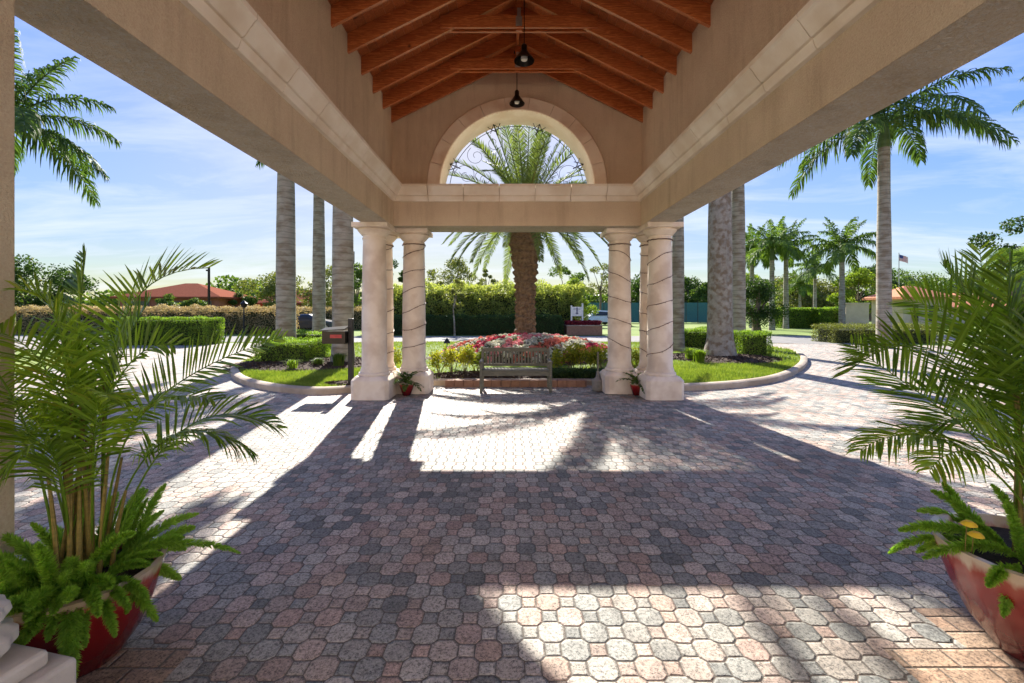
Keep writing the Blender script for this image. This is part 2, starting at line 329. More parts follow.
M['tile_r'] = noisy('orange_roof_tile', (.44, .15, .07), (.58, .22, .10), 4, .8, .7, 20, .05)
def glaze_mat():
    m, nt, b = newmat('red_glaze_with_cream_drips')
    tcn = N(nt, 'ShaderNodeTexCoord'); sp = N(nt, 'ShaderNodeSeparateXYZ'); L = nt.links.new; L(tcn.outputs['Generated'], sp.inputs[0])
    at2 = N(nt, 'ShaderNodeMath', operation='ARCTAN2')
    sx = N(nt, 'ShaderNodeMath', operation='SUBTRACT'); L(sp.outputs[0], sx.inputs[0]); sx.inputs[1].default_value = .5
    sy = N(nt, 'ShaderNodeMath', operation='SUBTRACT'); L(sp.outputs[1], sy.inputs[0]); sy.inputs[1].default_value = .5
    L(sy.outputs[0], at2.inputs[0]); L(sx.outputs[0], at2.inputs[1])
    cb = N(nt, 'ShaderNodeCombineXYZ'); L(at2.outputs[0], cb.inputs[0])
    m2 = N(nt, 'ShaderNodeMath', operation='MULTIPLY'); L(sp.outputs[2], m2.inputs[0]); m2.inputs[1].default_value = .35; L(m2.outputs[0], cb.inputs[1])
    n = N(nt, 'ShaderNodeTexNoise', Scale=7.0, Detail=4.0); L(cb.outputs[0], n.inputs['Vector'])
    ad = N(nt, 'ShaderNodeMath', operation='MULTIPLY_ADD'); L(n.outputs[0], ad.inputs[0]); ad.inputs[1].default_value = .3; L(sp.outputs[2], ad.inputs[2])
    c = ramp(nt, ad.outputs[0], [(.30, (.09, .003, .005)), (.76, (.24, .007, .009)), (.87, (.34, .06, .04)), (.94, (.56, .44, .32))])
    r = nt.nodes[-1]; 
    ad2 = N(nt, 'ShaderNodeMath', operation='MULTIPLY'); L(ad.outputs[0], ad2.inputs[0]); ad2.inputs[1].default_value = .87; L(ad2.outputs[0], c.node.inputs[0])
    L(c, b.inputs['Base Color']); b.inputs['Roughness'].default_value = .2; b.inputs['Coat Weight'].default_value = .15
    return m
M['glaze'] = glaze_mat()
# foliage
M['areca'] = leafmat('areca_leaflets', (.045, .10, .014), (.24, .38, .05), (2.0, 1.9, .5), .55, .3, .5)
M['areca_stem'] = noisy('areca_cane', (.16, .13, .03), (.30, .22, .06), 12, .5, .2, 40, .003, stretch=(1,1,4))
M['fern'] = leafmat('foxtail_fern', (.15, .31, .03), (.40, .60, .10), (1.4, 1.5, .5), .45, .5, .3)
M['royal'] = leafmat('royal_palm_leaflets', (.03, .07, .02), (.12, .19, .05), (1.2, 1.3, .5), .35, .6, .12)
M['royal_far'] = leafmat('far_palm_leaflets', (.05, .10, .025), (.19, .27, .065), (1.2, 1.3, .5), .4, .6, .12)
M['date'] = leafmat('date_palm_leaflets', (.06, .10, .03), (.18, .23, .07), (1.3, 1.3, .6), .4, .6, .15)
M['royal_trunk'] = noisy('royal_palm_bark', (.27, .25, .20), (.37, .34, .28), 4, .9, .6, 26, .02, stretch=(1,1,2.2), c2=(.22, .18, .13), s2=2.5)
_nt = M['royal_trunk'].node_tree; _b = _nt.nodes['Principled BSDF']; _src = _b.inputs['Base Color'].links[0].from_socket
_wv = N(_nt, 'ShaderNodeTexWave', Scale=1.6, Distortion=2.5, Detail=3.0); _wv.bands_direction = 'Z'; _nt.links.new(coords(_nt), _wv.inputs['Vector'])
_wr = ramp(_nt, _wv.outputs['Fac'], [(.02, (.62, .6, .58)), (.16, (1, 1, 1))]); _mx = N(_nt, 'ShaderNodeMixRGB', blend_type='MULTIPLY'); _mx.inputs[0].default_value = .7
_nt.links.new(_src, _mx.inputs[1]); _nt.links.new(_wr, _mx.inputs[2]); _nt.links.new(_mx.outputs[0], _b.inputs['Base Color'])
M['mottled_trunk'] = noisy('mottled_palm_bark', (.22, .20, .16), (.40, .37, .31), 5, .9, .9, 16, .04, c2=(.20, .15, .10), s2=6)
M['date_trunk'] = noisy('date_palm_boots', (.10, .06, .035), (.26, .17, .10), 9, .95, 1, 14, .06)
M['crownshaft'] = noisy('green_crownshaft', (.06, .10, .03), (.11, .16, .05), 2, .4, stretch=(1,1,4))
M['bark'] = noisy('tree_bark', (.10, .075, .05), (.19, .15, .11), 8, .9, .6, 30, .02)
def lm(k, d, l, tf=.35, tr=None): M[k] = leafmat(k, d, l, tr, tf)
lm('hedge_boxwood', (.08, .16, .02), (.26, .38, .06), .45); lm('hedge_dark', (.025, .055, .025), (.08, .13, .045)); lm('hedge_tall', (.12, .17, .04), (.42, .45, .14), .55, (1.5,1.5,.7))
lm('hedge_brown', (.26, .20, .10), (.48, .39, .22), .35, (1.3, 1.2, .8)); lm('tree_dark', (.02, .045, .014), (.07, .12, .03)); lm('tree_mid', (.045, .085, .02), (.15, .22, .05))
lm('tree_bright', (.09, .15, .02), (.26, .34, .05), .45); lm('tree_olive', (.09, .11, .03), (.22, .23, .08)); lm('croton', (.12, .19, .02), (.42, .42, .05), .45, (1.3, 1.2, .6))
lm('fountain_grass', (.12, .2, .02), (.30, .42, .06), .45); lm('small_fern', (.03, .07, .015), (.13, .20, .04))
lm('petal_pink', (.55, .16, .17), (.78, .38, .38), .3, (1.2, .9, .9)); lm('petal_white', (.42, .44, .30), (.80, .76, .66), .3, (1, 1, .9))
lm('petal_coral', (.45, .10, .05), (.70, .28, .20), .3, (1.2, .9, .9)); lm('petal_red', (.40, .03, .06), (.66, .12, .17), .3, (1.2, .8, .8)); lm('petal_dark_red', (.14, .01, .02), (.30, .04, .05), .2, (1.1, .8, .8))
# ------------------------------------------------------------ setting: ground, paving, road, island
def catmull(P, n=8, closed=True):
    P = [np.array(p, float) for p in P]; out = []; m = len(P)
    for i in range(m if closed else m-1):
        p0, p1, p2, p3 = (P[(i-1) % m] if closed else P[max(i-1,0)]), P[i], P[(i+1) % m], (P[(i+2) % m] if closed else P[min(i+2,m-1)])
        for k in range(n):
            t = k/n; out.append(.5*((2*p1)+(-p0+p2)*t+(2*p0-5*p1+4*p2-p3)*t*t+(-p0+3*p1-3*p2+p3)*t**3))
    if not closed: out.append(P[-1])
    return out
def sheet(name, poly, z, mat, kind='structure'):
    b = MB(); b.add([(p[0], p[1], z) for p in poly], [tuple(range(len(poly)))])
    return tag(b.build(name, mat), kind=kind)
def offset(poly, d):
    n = len(poly); out = []
    for i in range(n):
        a = poly[i-1]; c = poly[(i+1) % n]; t = np.array(c)-np.array(a); t = t/np.linalg.norm(t)
        out.append(np.array(poly[i])+np.array([-t[1], t[0]])*d)    # to the left = inward for a counter-clockwise outline
    return out
sheet('ground', [(-700,-200),(700,-200),(700,1500),(-700,1500)], -.02, M['far_grass'])
pave = catmull([(-13,-8),(30,-8),(34,6),(33,16),(22,21.2),(15,23.2),(0,24.4),(-10,23.5),(-19,24),(-26,26),(-27,21),(-17,18.5),(-13.2,13),(-12.6,4)], 8)
sheet('driveway', pave, -.006, M['pavers'])
road = catmull([(-60,27),(-30,25.5),(-10,24.2),(0,24.9),(12,24.2),(16,22.8),(21,23.4),(26,25.5),(60,30),(60,35),(24,31),(14,30.3),(0,30.2),(-12,30),(-30,31),(-60,33)], 8)
sheet('road', road, -.002, M['asphalt'])
rd2 = [(14,30),(18,30),(13,60),(5,60),(4,36)]
isl = catmull([(2.75,10.12),(3.3,9.45),(5.2,10.0),(6.9,11.3),(9.0,13.8),(10.6,16.4),(11.6,19),(10.8,21.6),(6,22.8),(0,23.2),(-6,22.9),(-9.6,21.2),(-10.3,18.6),(-9.2,16.2),(-8.3,13.7),(-6.9,11.3),(-5.4,9.75),(-3.9,9.05),(-2.9,9.5),(-2.35,10.12)], 8)
# straight brick edging runs between the columns
def ring(name, outer, inner, z0, z1, mat, bev=.03):
    n = len(outer); v = []
    for o, i in zip(outer, inner):
        o = np.array(o); i = np.array(i); dd = (i-o)*.22
        for p, z in ((o, z0), (o, z1-bev), (o+dd, z1), (i-dd, z1), (i, z1-bev), (i, z0)): v.append((p[0], p[1], z))
    f = [(a*6+k, ((a+1) % n)*6+k, ((a+1) % n)*6+k+1, a*6+k+1) for a in range(n) for k in range(5)]
    b = MB(); b.add(v, f); return b.build(name, mat, smooth=True)
inn = offset(isl, .2)
tag(ring('kerb', isl, inn, -.01, .13, M['kerb']), kind='structure')
lawn_poly = inn
def lawn_z(x, y): return .10+.05*math.exp(-((x-.5)**2+(y-16)**2)/30)
b = MB(); vs = [(p[0], p[1], .09) for p in lawn_poly]
cx, cy = .5, 16.0
rings = [1, .82, .62, .42, .22]; V = []
for r in rings:
    for p in lawn_poly:
        x = cx+(p[0]-cx)*r; y = cy+(p[1]-cy)*r
        V.append((x, y, .09+(0 if r == 1 else .06*(1-r)+.015*math.sin(x*1.7)*math.cos(y*1.3))))
n = len(lawn_poly); V.append((cx, cy, .15))
Fc = [(k*n+i, k*n+(i+1) % n, (k+1)*n+(i+1) % n, (k+1)*n+i) for k in range(len(rings)-1) for i in range(n)]+[((len(rings)-1)*n+i, (len(rings)-1)*n+(i+1) % n, len(V)-1) for i in range(n)]
b.add(V, Fc); tag(b.build('lawn', M['grass_base'], smooth=True), kind='structure')
def inpoly(x, y, P):
    x = np.asarray(x); y = np.asarray(y); c = np.zeros(x.shape, bool); n = len(P)
    for i in range(n):
        x0, y0 = P[i]; x1, y1 = P[i-1]
        m = ((y0 > y) != (y1 > y)) & (x < (x1-x0)*(y-y0)/(y1-y0+1e-12)+x0); c ^= m
    return c
# mulch beds (raised a little)
def bed(cx, cy, rx, ry, h, seed, name='mulch_bed', rot=0):
    r_ = random.Random(seed); n = 36; V = []; 
    for k, (s, z) in enumerate(((1, 0), (.86, h*.7), (.55, h), (.2, h*1.05))):
        for i in range(n):
            a = 2*PI*i/n; q = 1+.10*math.sin(3*a+seed)+.06*math.sin(5*a+2*seed)+r_.uniform(-.03, .03)
            x = math.cos(a)*rx*s*q; y = math.sin(a)*ry*s*q
            V.append((cx+x*math.cos(rot)-y*math.sin(rot), cy+x*math.sin(rot)+y*math.cos(rot), .085+z+r_.uniform(-.012, .012)*(k > 0)))
    Fc = [(k*n+i, k*n+(i+1) % n, (k+1)*n+(i+1) % n, (k+1)*n+i) for k in range(3) for i in range(n)]+[tuple(range(3*n, 4*n))]
    b = MB(); b.add(V, Fc); o = tag(b.build(name, M['mulch'], smooth=True), kind='structure'); return ((cx, cy, rx, ry, rot), o)
beds = []
beds.append(bed(.2, 10.85, 2.25, .55, .07, 3)[0])
beds.append(bed(.6, 15.4, 3.5, 2.6, .12, 4)[0])
beds.append(bed(-5.8, 13.4, 2.2, 1.7, .10, 5)[0])
beds.append(bed(6.8, 14.9, 1.9, 1.6, .10, 6)[0])
beds.append(bed(-3.35, 9.75, .6, .32, .05, 7)[0])
def in_beds(x, y, k=1.0):
    m = np.zeros(x.shape, bool)
    for (cx, cy, rx, ry, rot) in beds: m |= ((x-cx)/(rx*k))**2+((y-cy)/(ry*k))**2 < 1
    return m
def blades(N_, x0, x1, y0, y1, poly, zf, h0, h1, w, excl=True):
    x = rng.uniform(x0, x1, N_); y = rng.uniform(y0, y1, N_); m = inpoly(x, y, poly)
    if excl: m &= ~in_beds(x, y, 1.0)
    x = x[m]; y = y[m]; n = len(x); a = rng.uniform(0, 2*PI, n); h = rng.uniform(h0, h1, n); l = rng.uniform(0, .6, n)*h; a2 = rng.uniform(0, 2*PI, n)
    z = np.full(n, zf); V = np.empty((n, 3, 3))
    V[:,0] = np.stack([x-np.cos(a)*w, y-np.sin(a)*w, z], 1); V[:,1] = np.stack([x+np.cos(a)*w, y+np.sin(a)*w, z], 1)
    V[:,2] = np.stack([x+np.cos(a2)*l, y+np.sin(a2)*l, z+h], 1)
    return V.reshape(-1, 3), np.arange(n*3).reshape(-1, 3)
b = MB()
for args in ((90000, -8.5, -2.4, 9, 14, lawn_poly, .095, .03, .075, .005), (90000, 2.6, 9.5, 9, 14, lawn_poly, .095, .03, .075, .005), (90000, -11, 12, 10, 23.5, lawn_poly, .10, .04, .10, .011)):
    v, f = blades(*args); b.addnp(v, f)
tag(b.build('grass', M['grass']), kind='stuff')
# mulch chips
def chips():
    b = MB(); N_ = 16000; V = []
    k = rng.integers(0, len(beds), N_); B = np.array(beds)[k]; r = np.sqrt(rng.uniform(0, 1, N_))*1.02; a = rng.uniform(0, 2*PI, N_)
    x = B[:,0]+r*np.cos(a)*B[:,2]; y = B[:,1]+r*np.sin(a)*B[:,3]
    z = .10+.085*np.clip(1.15-r**3, 0, 1)*(B[:,2] > 1)+rng.uniform(0, .03, N_)
    d = rng.normal(size=(N_, 3)); d[:,2] *= .4; d /= np.linalg.norm(d, axis=1)[:,None]; e = np.cross(d, rng.normal(size=(N_, 3))); e /= np.linalg.norm(e, axis=1)[:,None]
    c = np.stack([x, y, z], 1); l = rng.uniform(.015, .045, N_)[:,None]; w_ = .009
    V = np.stack([c-d*l-e*w_, c+d*l-e*w_, c+d*l+e*w_, c-d*l+e*w_], 1).reshape(-1, 3)
    b.addnp(V, np.arange(N_*4).reshape(-1, 4)); tag(b.build('bark_mulch', M['mulch']), kind='stuff')
chips()

# ------------------------------------------------------------ the entrance canopy
CX = .14
YB0, YB1, YR = 8.9, 9.6, -1.0       # back beam faces; open rear end just behind the camera
Z0, ZM0, ZM1, ZW = 3.327, 3.80, 4.06, 5.36
can = thing('entrance_canopy', 'large tan stucco entrance canopy with stone columns, arched gable and exposed red timber roof', 'canopy', (CX, 5, 0))
SL = .5
def decku(x): return ZW+.27+SL*(2.465-abs(x-CX))
# side beams, upper walls
for s in (-1, 1):
    def X(a): return CX+s*a
    b = MB(); b.box(min(X(2.42), X(2.93)), max(X(2.42), X(2.93)), YR, YB1, Z0, ZM1-.003)
    # soffit skin in rough trowelled stucco is a sheet 3 mm below the beam
    b.build('side_beam', M['stucco'], can)
    b = MB(); b.box(min(X(2.424), X(2.926)), max(X(2.424), X(2.926)), YR, YB1-.004, Z0-.006, Z0-.0005)
    b.build('beam_soffit', M['stucco_rough'], can)
    b = MB(); q = [(X(2.465), ZM1-.003), (X(2.90), ZM1-.003), (X(2.90), ZW+.046), (X(2.465), ZW+.264)]
    b.add([(x_, YR, z_) for x_, z_ in q]+[(x_, YB1-.02, z_) for x_, z_ in q], [(0,1,2,3),(7,6,5,4),(0,4,5,1),(1,5,6,2),(2,6,7,3),(3,7,4,0)])
    b.build('side_wall', M['stucco'], can)
b = MB(); b.box(CX-2.42, CX+2.42, YB0, YB1, Z0, ZM1-.003); b.build('back_beam', M['stucco'], can)
b = MB(); b.box(CX-2.416, CX+2.416, YB0+.004, YB1-.004, Z0-.006, Z0-.0005); b.build('beam_soffit', M['stucco_rough'], can)
# stone moulding: mitred segments with open joints
prof = [(0, ZM0), (.05, ZM0+.002), (.062, ZM0+.015), (.085, ZM0+.082), (.07, ZM0+.088), (.07, ZM0+.096), (.10, ZM0+.098), (.113, ZM0+.108), (.195, ZM0+.225), (.215, ZM0+.24), (.215, ZM1+.03), (-.10, ZM1+.032)]
def seg(b, axis, a0, a1, face, sgn, m0=0, m1=0):
    # profile swept from a0 to a1; m0/m1 = 1 mitres that end inwards
    v = []
    for q, (a, mt) in enumerate(((a0, m0), (a1, m1))):
        for d, z in prof:
            aa = a+(d if q == 0 else -d)*mt
            if axis == 'y': v.append((face-sgn*d, aa, z))
            else: v.append((aa, face-sgn*d, z))
    n = len(prof); b.add(v, [(i, i+1, n+i+1, n+i) for i in range(n-1)]+[tuple(range(n)), tuple(range(2*n-1, n-1, -1))])
for s in (-1, 1):
    b = MB(); face = CX+s*2.42; y = YB0; k = 0
    Ls = .74
    while y > YR+.05:
        y0 = max(YR, y-Ls); seg(b, 'y', y0+.0055, y-(.0055 if k else 0), face, s, 0, 1 if k == 0 else 0); y = y0; k += 1
    b.build('stone_moulding', M['stone_trim'], can)
b = MB(); nseg = 7; W_ = 4.84
for k in range(nseg):
    x0 = CX-2.42+W_*k/nseg; x1 = x0+W_/nseg
    seg(b, 'x', x0+(.0055 if k else 0), x1-(.0055 if k < nseg-1 else 0), YB0, 1, 1 if k == 0 else 0, 1 if k == nseg-1 else 0)
b.build('stone_moulding', M['stone_trim'], can)
# arched back wall
AR, AZc = 1.52, ZM1+.035; ARC = [PI*k/48 for k in range(49)]
def outer_pt(a, yy):
    c, s_ = math.cos(a), math.sin(a)
    hw = 2.465; cand = []
    if abs(c) > 1e-6: cand.append((hw/abs(c)))
    # gable line: z = ZW+.27+SL*(hw-|x|)
    cand.append((ZW+.27+SL*hw-AZc)/(s_+SL*abs(c)) if s_+SL*abs(c) > 1e-6 else 1e9)
    r = min(cand); return (CX+r*c, yy, AZc+r*s_)
b = MB()
angs = sorted(set(ARC+[math.atan2(ZW+.27-AZc, 2.465), PI-math.atan2(ZW+.27-AZc, 2.465)]))
for yy, fl in ((9.0, 0), (YB1-.02, 1)):
    v = []; 
    for a in angs: v += [(CX+AR*math.cos(a), yy, AZc+AR*math.sin(a)), outer_pt(a, yy)]
    f = [(2*i, 2*i+1, 2*i+3, 2*i+2) if fl else (2*i, 2*i+2, 2*i+3, 2*i+1) for i in range(len(angs)-1)]
    b.add(v, f)
b.build('gable_wall', M['stucco'], can)
b = MB(); v = []
for a in angs: v += [(CX+AR*math.cos(a), 8.955, AZc+AR*math.sin(a)), (CX+AR*math.cos(a), 9.66, AZc+AR*math.sin(a)), (CX+(AR+.05)*math.cos(a), 9.66, AZc+(AR+.05)*math.sin(a)), (CX+(AR+.05)*math.cos(a), 9.58, AZc+(AR+.05)*math.sin(a))]
n = len(angs); b.add(v, [(4*i+k, 4*i+4+k, 4*i+5+k, 4*i+1+k) for i in range(n-1) for k in range(3)]); b.build('arch_reveal', M['stone_trim'], can, smooth=True)
b = MB(); nv = 11
for k in range(nv):
    a0 = PI*k/nv+.0022; a1 = PI*(k+1)/nv-.0022; v = []
    for j in range(7):
        a = a0+(a1-a0)*j/6
        for r, yy in ((AR-.0, 9.0), (AR, 8.95), (AR+.015, 8.94), (AR+.245, 8.94), (AR+.26, 8.955), (AR+.26, 9.0)): v.append((CX+r*math.cos(a), yy, AZc+r*math.sin(a)))
    b.add(v, [(6*j+q, 6*j+6+q, 6*j+7+q, 6*j+1+q) for j in range(6) for q in range(5)]+[tuple(range(6)), tuple(range(41, 35, -1))])
b.build('arch_trim', M['stone_arch'], can)
# wrought iron scroll work in the arch
b = MB(); gy = 9.45; gc = (CX, AZc)
def gp(r, a): return (gc[0]+r*math.cos(a), gy, gc[1]+r*math.sin(a))
b.tube([gp(1.40, PI*k/40) for k in range(41)], .007, 5)
for a in (.42, 1.25, PI-1.25, PI-.42):
    b.tube([gp(1.28, a), gp(1.53, a)], .012, 5)
    for q in (-.05, .05): b.tube([gp(1.36, a+q-.04), gp(1.50, a+q+.04)], .009, 4); b.tube([gp(1.50, a+q-.04), gp(1.36, a+q+.04)], .009, 4)
def scroll(cx_, cz_, R, a0, turns, sg=1):
    pts = []
    for k in range(40):
        t = k/39; r = R*(1-.82*t); a = a0+sg*t*turns*2*PI; pts.append((cx_+r*math.cos(a), gy, cz_+r*math.sin(a)))
    b.tube(pts, .0048, 5)
for (r, a, R, a0, tn, sg) in ((1.12, .35, .24, 0, 1.3, 1), (1.15, .75, .2, 1, 1.3, -1), (1.16, 1.15, .2, 2, 1.2, 1), (1.18, 1.57, .19, 3, 1.3, -1), (.75, .45, .2, 0, 1.3, 1), (.82, 1.0, .19, 2, 1.2, -1), (.85, 1.57, .17, 4, 1.2, 1)):
    for mir in (0, 1):
        if mir and abs(a-1.57) < .01: continue
        aa = PI-a if mir else a; c = gp(r, aa); scroll(c[0], c[2], R, (PI-a0) if mir else a0, tn, -sg if mir else sg)
b.tube([gp(0.02, 0), gp(1.40, .02)], .007, 5); b.tube([gp(0.02, 0), gp(1.40, PI-.02)], .007, 5)
b.build('iron_scrollwork', M['iron'], can)
# rafters, ties, king posts, ridge, deck
def roof_bottom(x): return ZW+SL*(2.465-abs(x-CX))
ys = [8.93-.6*k for k in range(17)]
for s in (-1, 1):
    for y in ys:
        b = MB(); xe = CX+s*2.465; xr = CX+s*.025
        y0, y1 = y-.025, y+.025; z = lambda x, d: roof_bottom(x)+d
        v = [(xe, y0, z(xe, .0)), (xr, y0, z(xr, .0)), (xr, y0, z(xr, .268)), (xe, y0, z(xe, .268))]
        v += [(p[0], y1, p[2]) for p in v]
        b.add(v, [(0,1,2,3),(7,6,5,4),(0,4,5,1),(1,5,6,2),(2,6,7,3),(3,7,4,0)]); b.build('rafter', M['wood'], can)
b = MB(); b.box(CX-.023, CX+.023, YR, 8.98, roof_bottom(CX)-.10, roof_bottom(CX)+.25); b.build('ridge_board', M['wood'], can)
ZT = 6.06
for k in range(1, 16, 2):
    y = ys[k]; hw = 2.465-(ZT-ZW)/SL
    for d in (-.055, .055):
        b = MB(); b.box(CX-hw-.16, CX+hw+.16, y+d-.019, y+d+.019, ZT, ZT+.19); b.build('collar_tie', M['wood'], can)
    b = MB(); b.box(CX-.045, CX+.045, y-.034, y+.034, ZT-.02, roof_bottom(CX)-.10); b.build('king_post', M['wood'], can)
    b = MB(); b.box(CX-.05, CX+.05, y-.079, y-.075, ZT+.02, ZT+.17); b.box(CX-.03, CX+.03, y-.083, y-.078, ZT+.15, ZT+.30)
    for bx_ in (-.03, .03):
        for bz in (.05, .14): b.box(CX+bx_-.008, CX+bx_+.008, y-.087, y-.079, ZT+bz-.008, ZT+bz+.008)
    b.build('steel_bracket', M['metal'], can)
# deck boards (tongue and groove) and the tiled roof above
for s in (-1, 1):
    b = MB(); nb = 26; run = 3.55
    for k in range(nb):
        xa = CX+s*run*k/nb+s*.002; xb = CX+s*run*(k+1)/nb-s*.002
        v = [(xa, YR, decku(xa)), (xb, YR, decku(xb)), (xb, 10.0, decku(xb)), (xa, 10.0, decku(xa))]
        v += [(p[0], p[1], p[2]+.022) for p in v]
        b.add(v, [(0,1,2,3),(7,6,5,4),(0,4,5,1),(1,5,6,2),(2,6,7,3),(3,7,4,0)])
    b.build('roof_decking', M['wood'], can)
    b = MB(); xa = CX+s*.0; xb = CX+s*3.6
    v = [(xa, YR, decku(CX)+.025), (xb, YR, decku(xb)+.025), (xb, 10.06, decku(xb)+.025), (xa, 10.06, decku(CX)+.025)]
    v += [(p[0], p[1], p[2]+.12) for p in v]; b.add(v, [(0,1,2,3),(7,6,5,4),(0,4,5,1),(1,5,6,2),(2,6,7,3),(3,7,4,0)])
    b.build('tiled_roof', M['tile_r'], can)
# columns
def column(x, y):
    sh = MB(); sh.lathe((x, y, 0), [(.262, .50), (.262, .53), (.25, .56), (.237, .60), (.236, 1.6), (.222, 2.6), (.212, 3.03), (.228, 3.035), (.228, 3.06), (.213, 3.065), (.213, 3.10)], 40, False)
    c = sh.build('column', M['stone'], can, smooth=True)
    b = MB(); w, ch = .36, .07
    oct_ = lambda w, ch: [(x-w+ch, y-w), (x+w-ch, y-w), (x+w, y-w+ch), (x+w, y+w-ch), (x+w-ch, y+w), (x-w+ch, y+w), (x-w, y+w-ch), (x-w, y-w+ch)]
    P = [oct_(w, ch), oct_(w, ch), oct_(.30, .09)]; v = []
    for p, z in zip(P, (0, .355, .43)): v += [(q[0], q[1], z) for q in p]
    b.add(v, [(i*8+k, i*8+(k+1) % 8, (i+1)*8+(k+1) % 8, (i+1)*8+k) for i in range(2) for k in range(8)]+[tuple(range(16, 24))])
    b.lathe((x, y, 0), [(.29, .425), (.30, .45), (.29, .485), (.265, .50)], 40)
    b.build('base', M['stone'], c, bevel=.012)
    b = MB(); b.lathe((x, y, 0), [(.215, 3.098), (.235, 3.11), (.30, 3.185), (.315, 3.205), (.30, 3.225), (.30, 3.23)], 40)
    b.box(x-.335, x+.335, y-.335, y+.335, 3.232, Z0-.0075)
    b.build('capital', M['stone'], c, bevel=.01)
    return c
COLS = {'A': (2.76, 8.80), 'B': (2.13, 9.44), 'C': (2.82, 9.53)}
cols = {}
for s in (-1, 1):
    for k, (dx, y) in COLS.items(): column(CX+s*dx, y); cols[(s, k)] = (CX+s*dx, y)
# stucco piers nearer the house
b = MB(); b.box(CX-2.928, CX-2.54, 1.55, 2.21, 0, Z0-.007); b.build('pier', M['stucco'], can, bevel=.01)
b = MB(); b.box(CX+2.54, CX+2.928, 1.05, 1.7, 0, Z0-.007); b.build('pier', M['stucco'], can, bevel=.01)

# light strings wound round the columns
def light_string(x, y, ph, turns, hand, label, z0=.62, z1=3.02):
    b = MB(); n = int(turns*28); pts = []
    for i in range(n+1):
        t = i/n; a = ph+hand*2*PI*turns*t; z = z1+(z0-z1)*t+.025*math.sin(a*1.3+ph)+.012*math.sin(a*3.1); r = .24-.024*max(0, (z-1)/2)+.008
        pts.append((x+r*math.cos(a), y+r*math.sin(a), z))
    b.tube(pts, .006, 5)
    for i in range(0, n, 3):
        p = Vector(pts[i]); o = Vector((p.x-x, p.y-y, 0)).normalized()*.012
        b.tube([p, p+o+Vector((0, 0, -.012))], .007, 4)
    b.tube([(x+.235*math.cos(2*PI*k/28), y+.235*math.sin(2*PI*k/28), 3.02+.006*math.sin(3*k)) for k in range(29)], .009, 5)
    tag(b.build('light_string', M['rope']), label, 'light string', 'light strings wound round the columns')
light_string(*cols[(-1,'B')], 1.0, 6.2, -1, 'dark light string wound round the left column nearest the bench')
light_string(*cols[(-1,'C')], 0.2, 5.5, -1, 'dark light string wound round the rearmost column of the left cluster')
light_string(*cols[(1,'B')], 2.0, 5.2, 1, 'dark light string wound round the right column nearest the bench')
light_string(*cols[(1,'C')], 0.7, 6.0, 1, 'dark light string wound round the rearmost column of the right cluster')
light_string(*cols[(1,'A')], 2.8, 5.4, -1, 'dark light string wound steeply round the front outer column on the right')

# pendant lamps
def pendant(x, y, zb, r, ztop, label):
    t = thing('pendant_lamp', label, 'lamp', (x, y, zb), 'pendant lamps under the timber roof')
    b = MB(); prof = [(r, 0), (r*1.03, .012), (r*.95, .03), (r*.62, .10), (r*.38, .15), (r*.30, .17), (r*.30, .24), (r*.12, .27)]
    prof2 = [(r*.12, .262), (r*.27, .235), (r*.27, .165), (r*.35, .145), (r*.58, .095), (r*.92, .028), (r, 0)]
    b.lathe((x, y, zb), prof+prof2[:0], 32, False); b.lathe((x, y, zb), prof2, 32, False); b.build('lamp_shade', M['bronze'], t, smooth=True)
    b = MB(); b.lathe((x, y, zb), [(.001, .015), (r*.28, .02), (r*.34, .04), (r*.32, .08), (r*.2, .13)], 20, False); b.build('bulb', M['lamp_glass'], t, smooth=True)
    b = MB(); b.tube([(x, y, zb+.26), (x, y, ztop)], .008, 6); b.build('cord', M['bronze'], t)
    b = MB(); b.lathe((x, y, ztop-.03), [(.05, 0), (.06, .01), (.06, .03)], 16); b.build('ceiling_rose', M['bronze'], t)
pendant(.215, 6.86, 5.42, .15, 6.63, 'dark bell-shaped pendant lamp hanging nearer the camera under the red rafters')
pendant(.13, 8.5, 5.52, .14, 6.50, 'dark bell-shaped pendant lamp hanging just in front of the stone arch')

# unseen house front added behind the camera, set back to bounce light inside
hs_ = thing('main_house', 'unseen pale stucco entrance front of the house, set back to bounce light into the canopy', 'building', (CX, -5.2, 0))
b = MB(); b.box(-16, 16, -5.4, -5.0, 0, 5.4); b.build('wall', M['facade'], hs_)
b = MB(); v = [(-16.8, -4.6, 5.4), (16.8, -4.6, 5.4), (16.8, -11, 8.2), (-16.8, -11, 8.2)]; v += [(p[0], p[1], p[2]+.15) for p in v]
b.add(v, [(0,1,2,3),(7,6,5,4),(0,4,5,1),(1,5,6,2),(2,6,7,3),(3,7,4,0)]); b.build('roof', M['tile_r'], hs_)
d_ = MB(); d_.box(-1.0, 1.25, -4.995, -4.93, 0, 2.5); d_ = d_.build('door', M['wood'], hs_)
b = MB(); b.tube([(.2, -4.92, .9), (.2, -4.88, 1.2)], .015, 6); b.build('handle', M['metal'], d_)
for x in (-8, -5, 5, 8):
    b = MB(); b.box(x-.7, x+.7, -4.996, -4.95, .9, 2.4); b.build('window', M['glass_dark'], hs_)

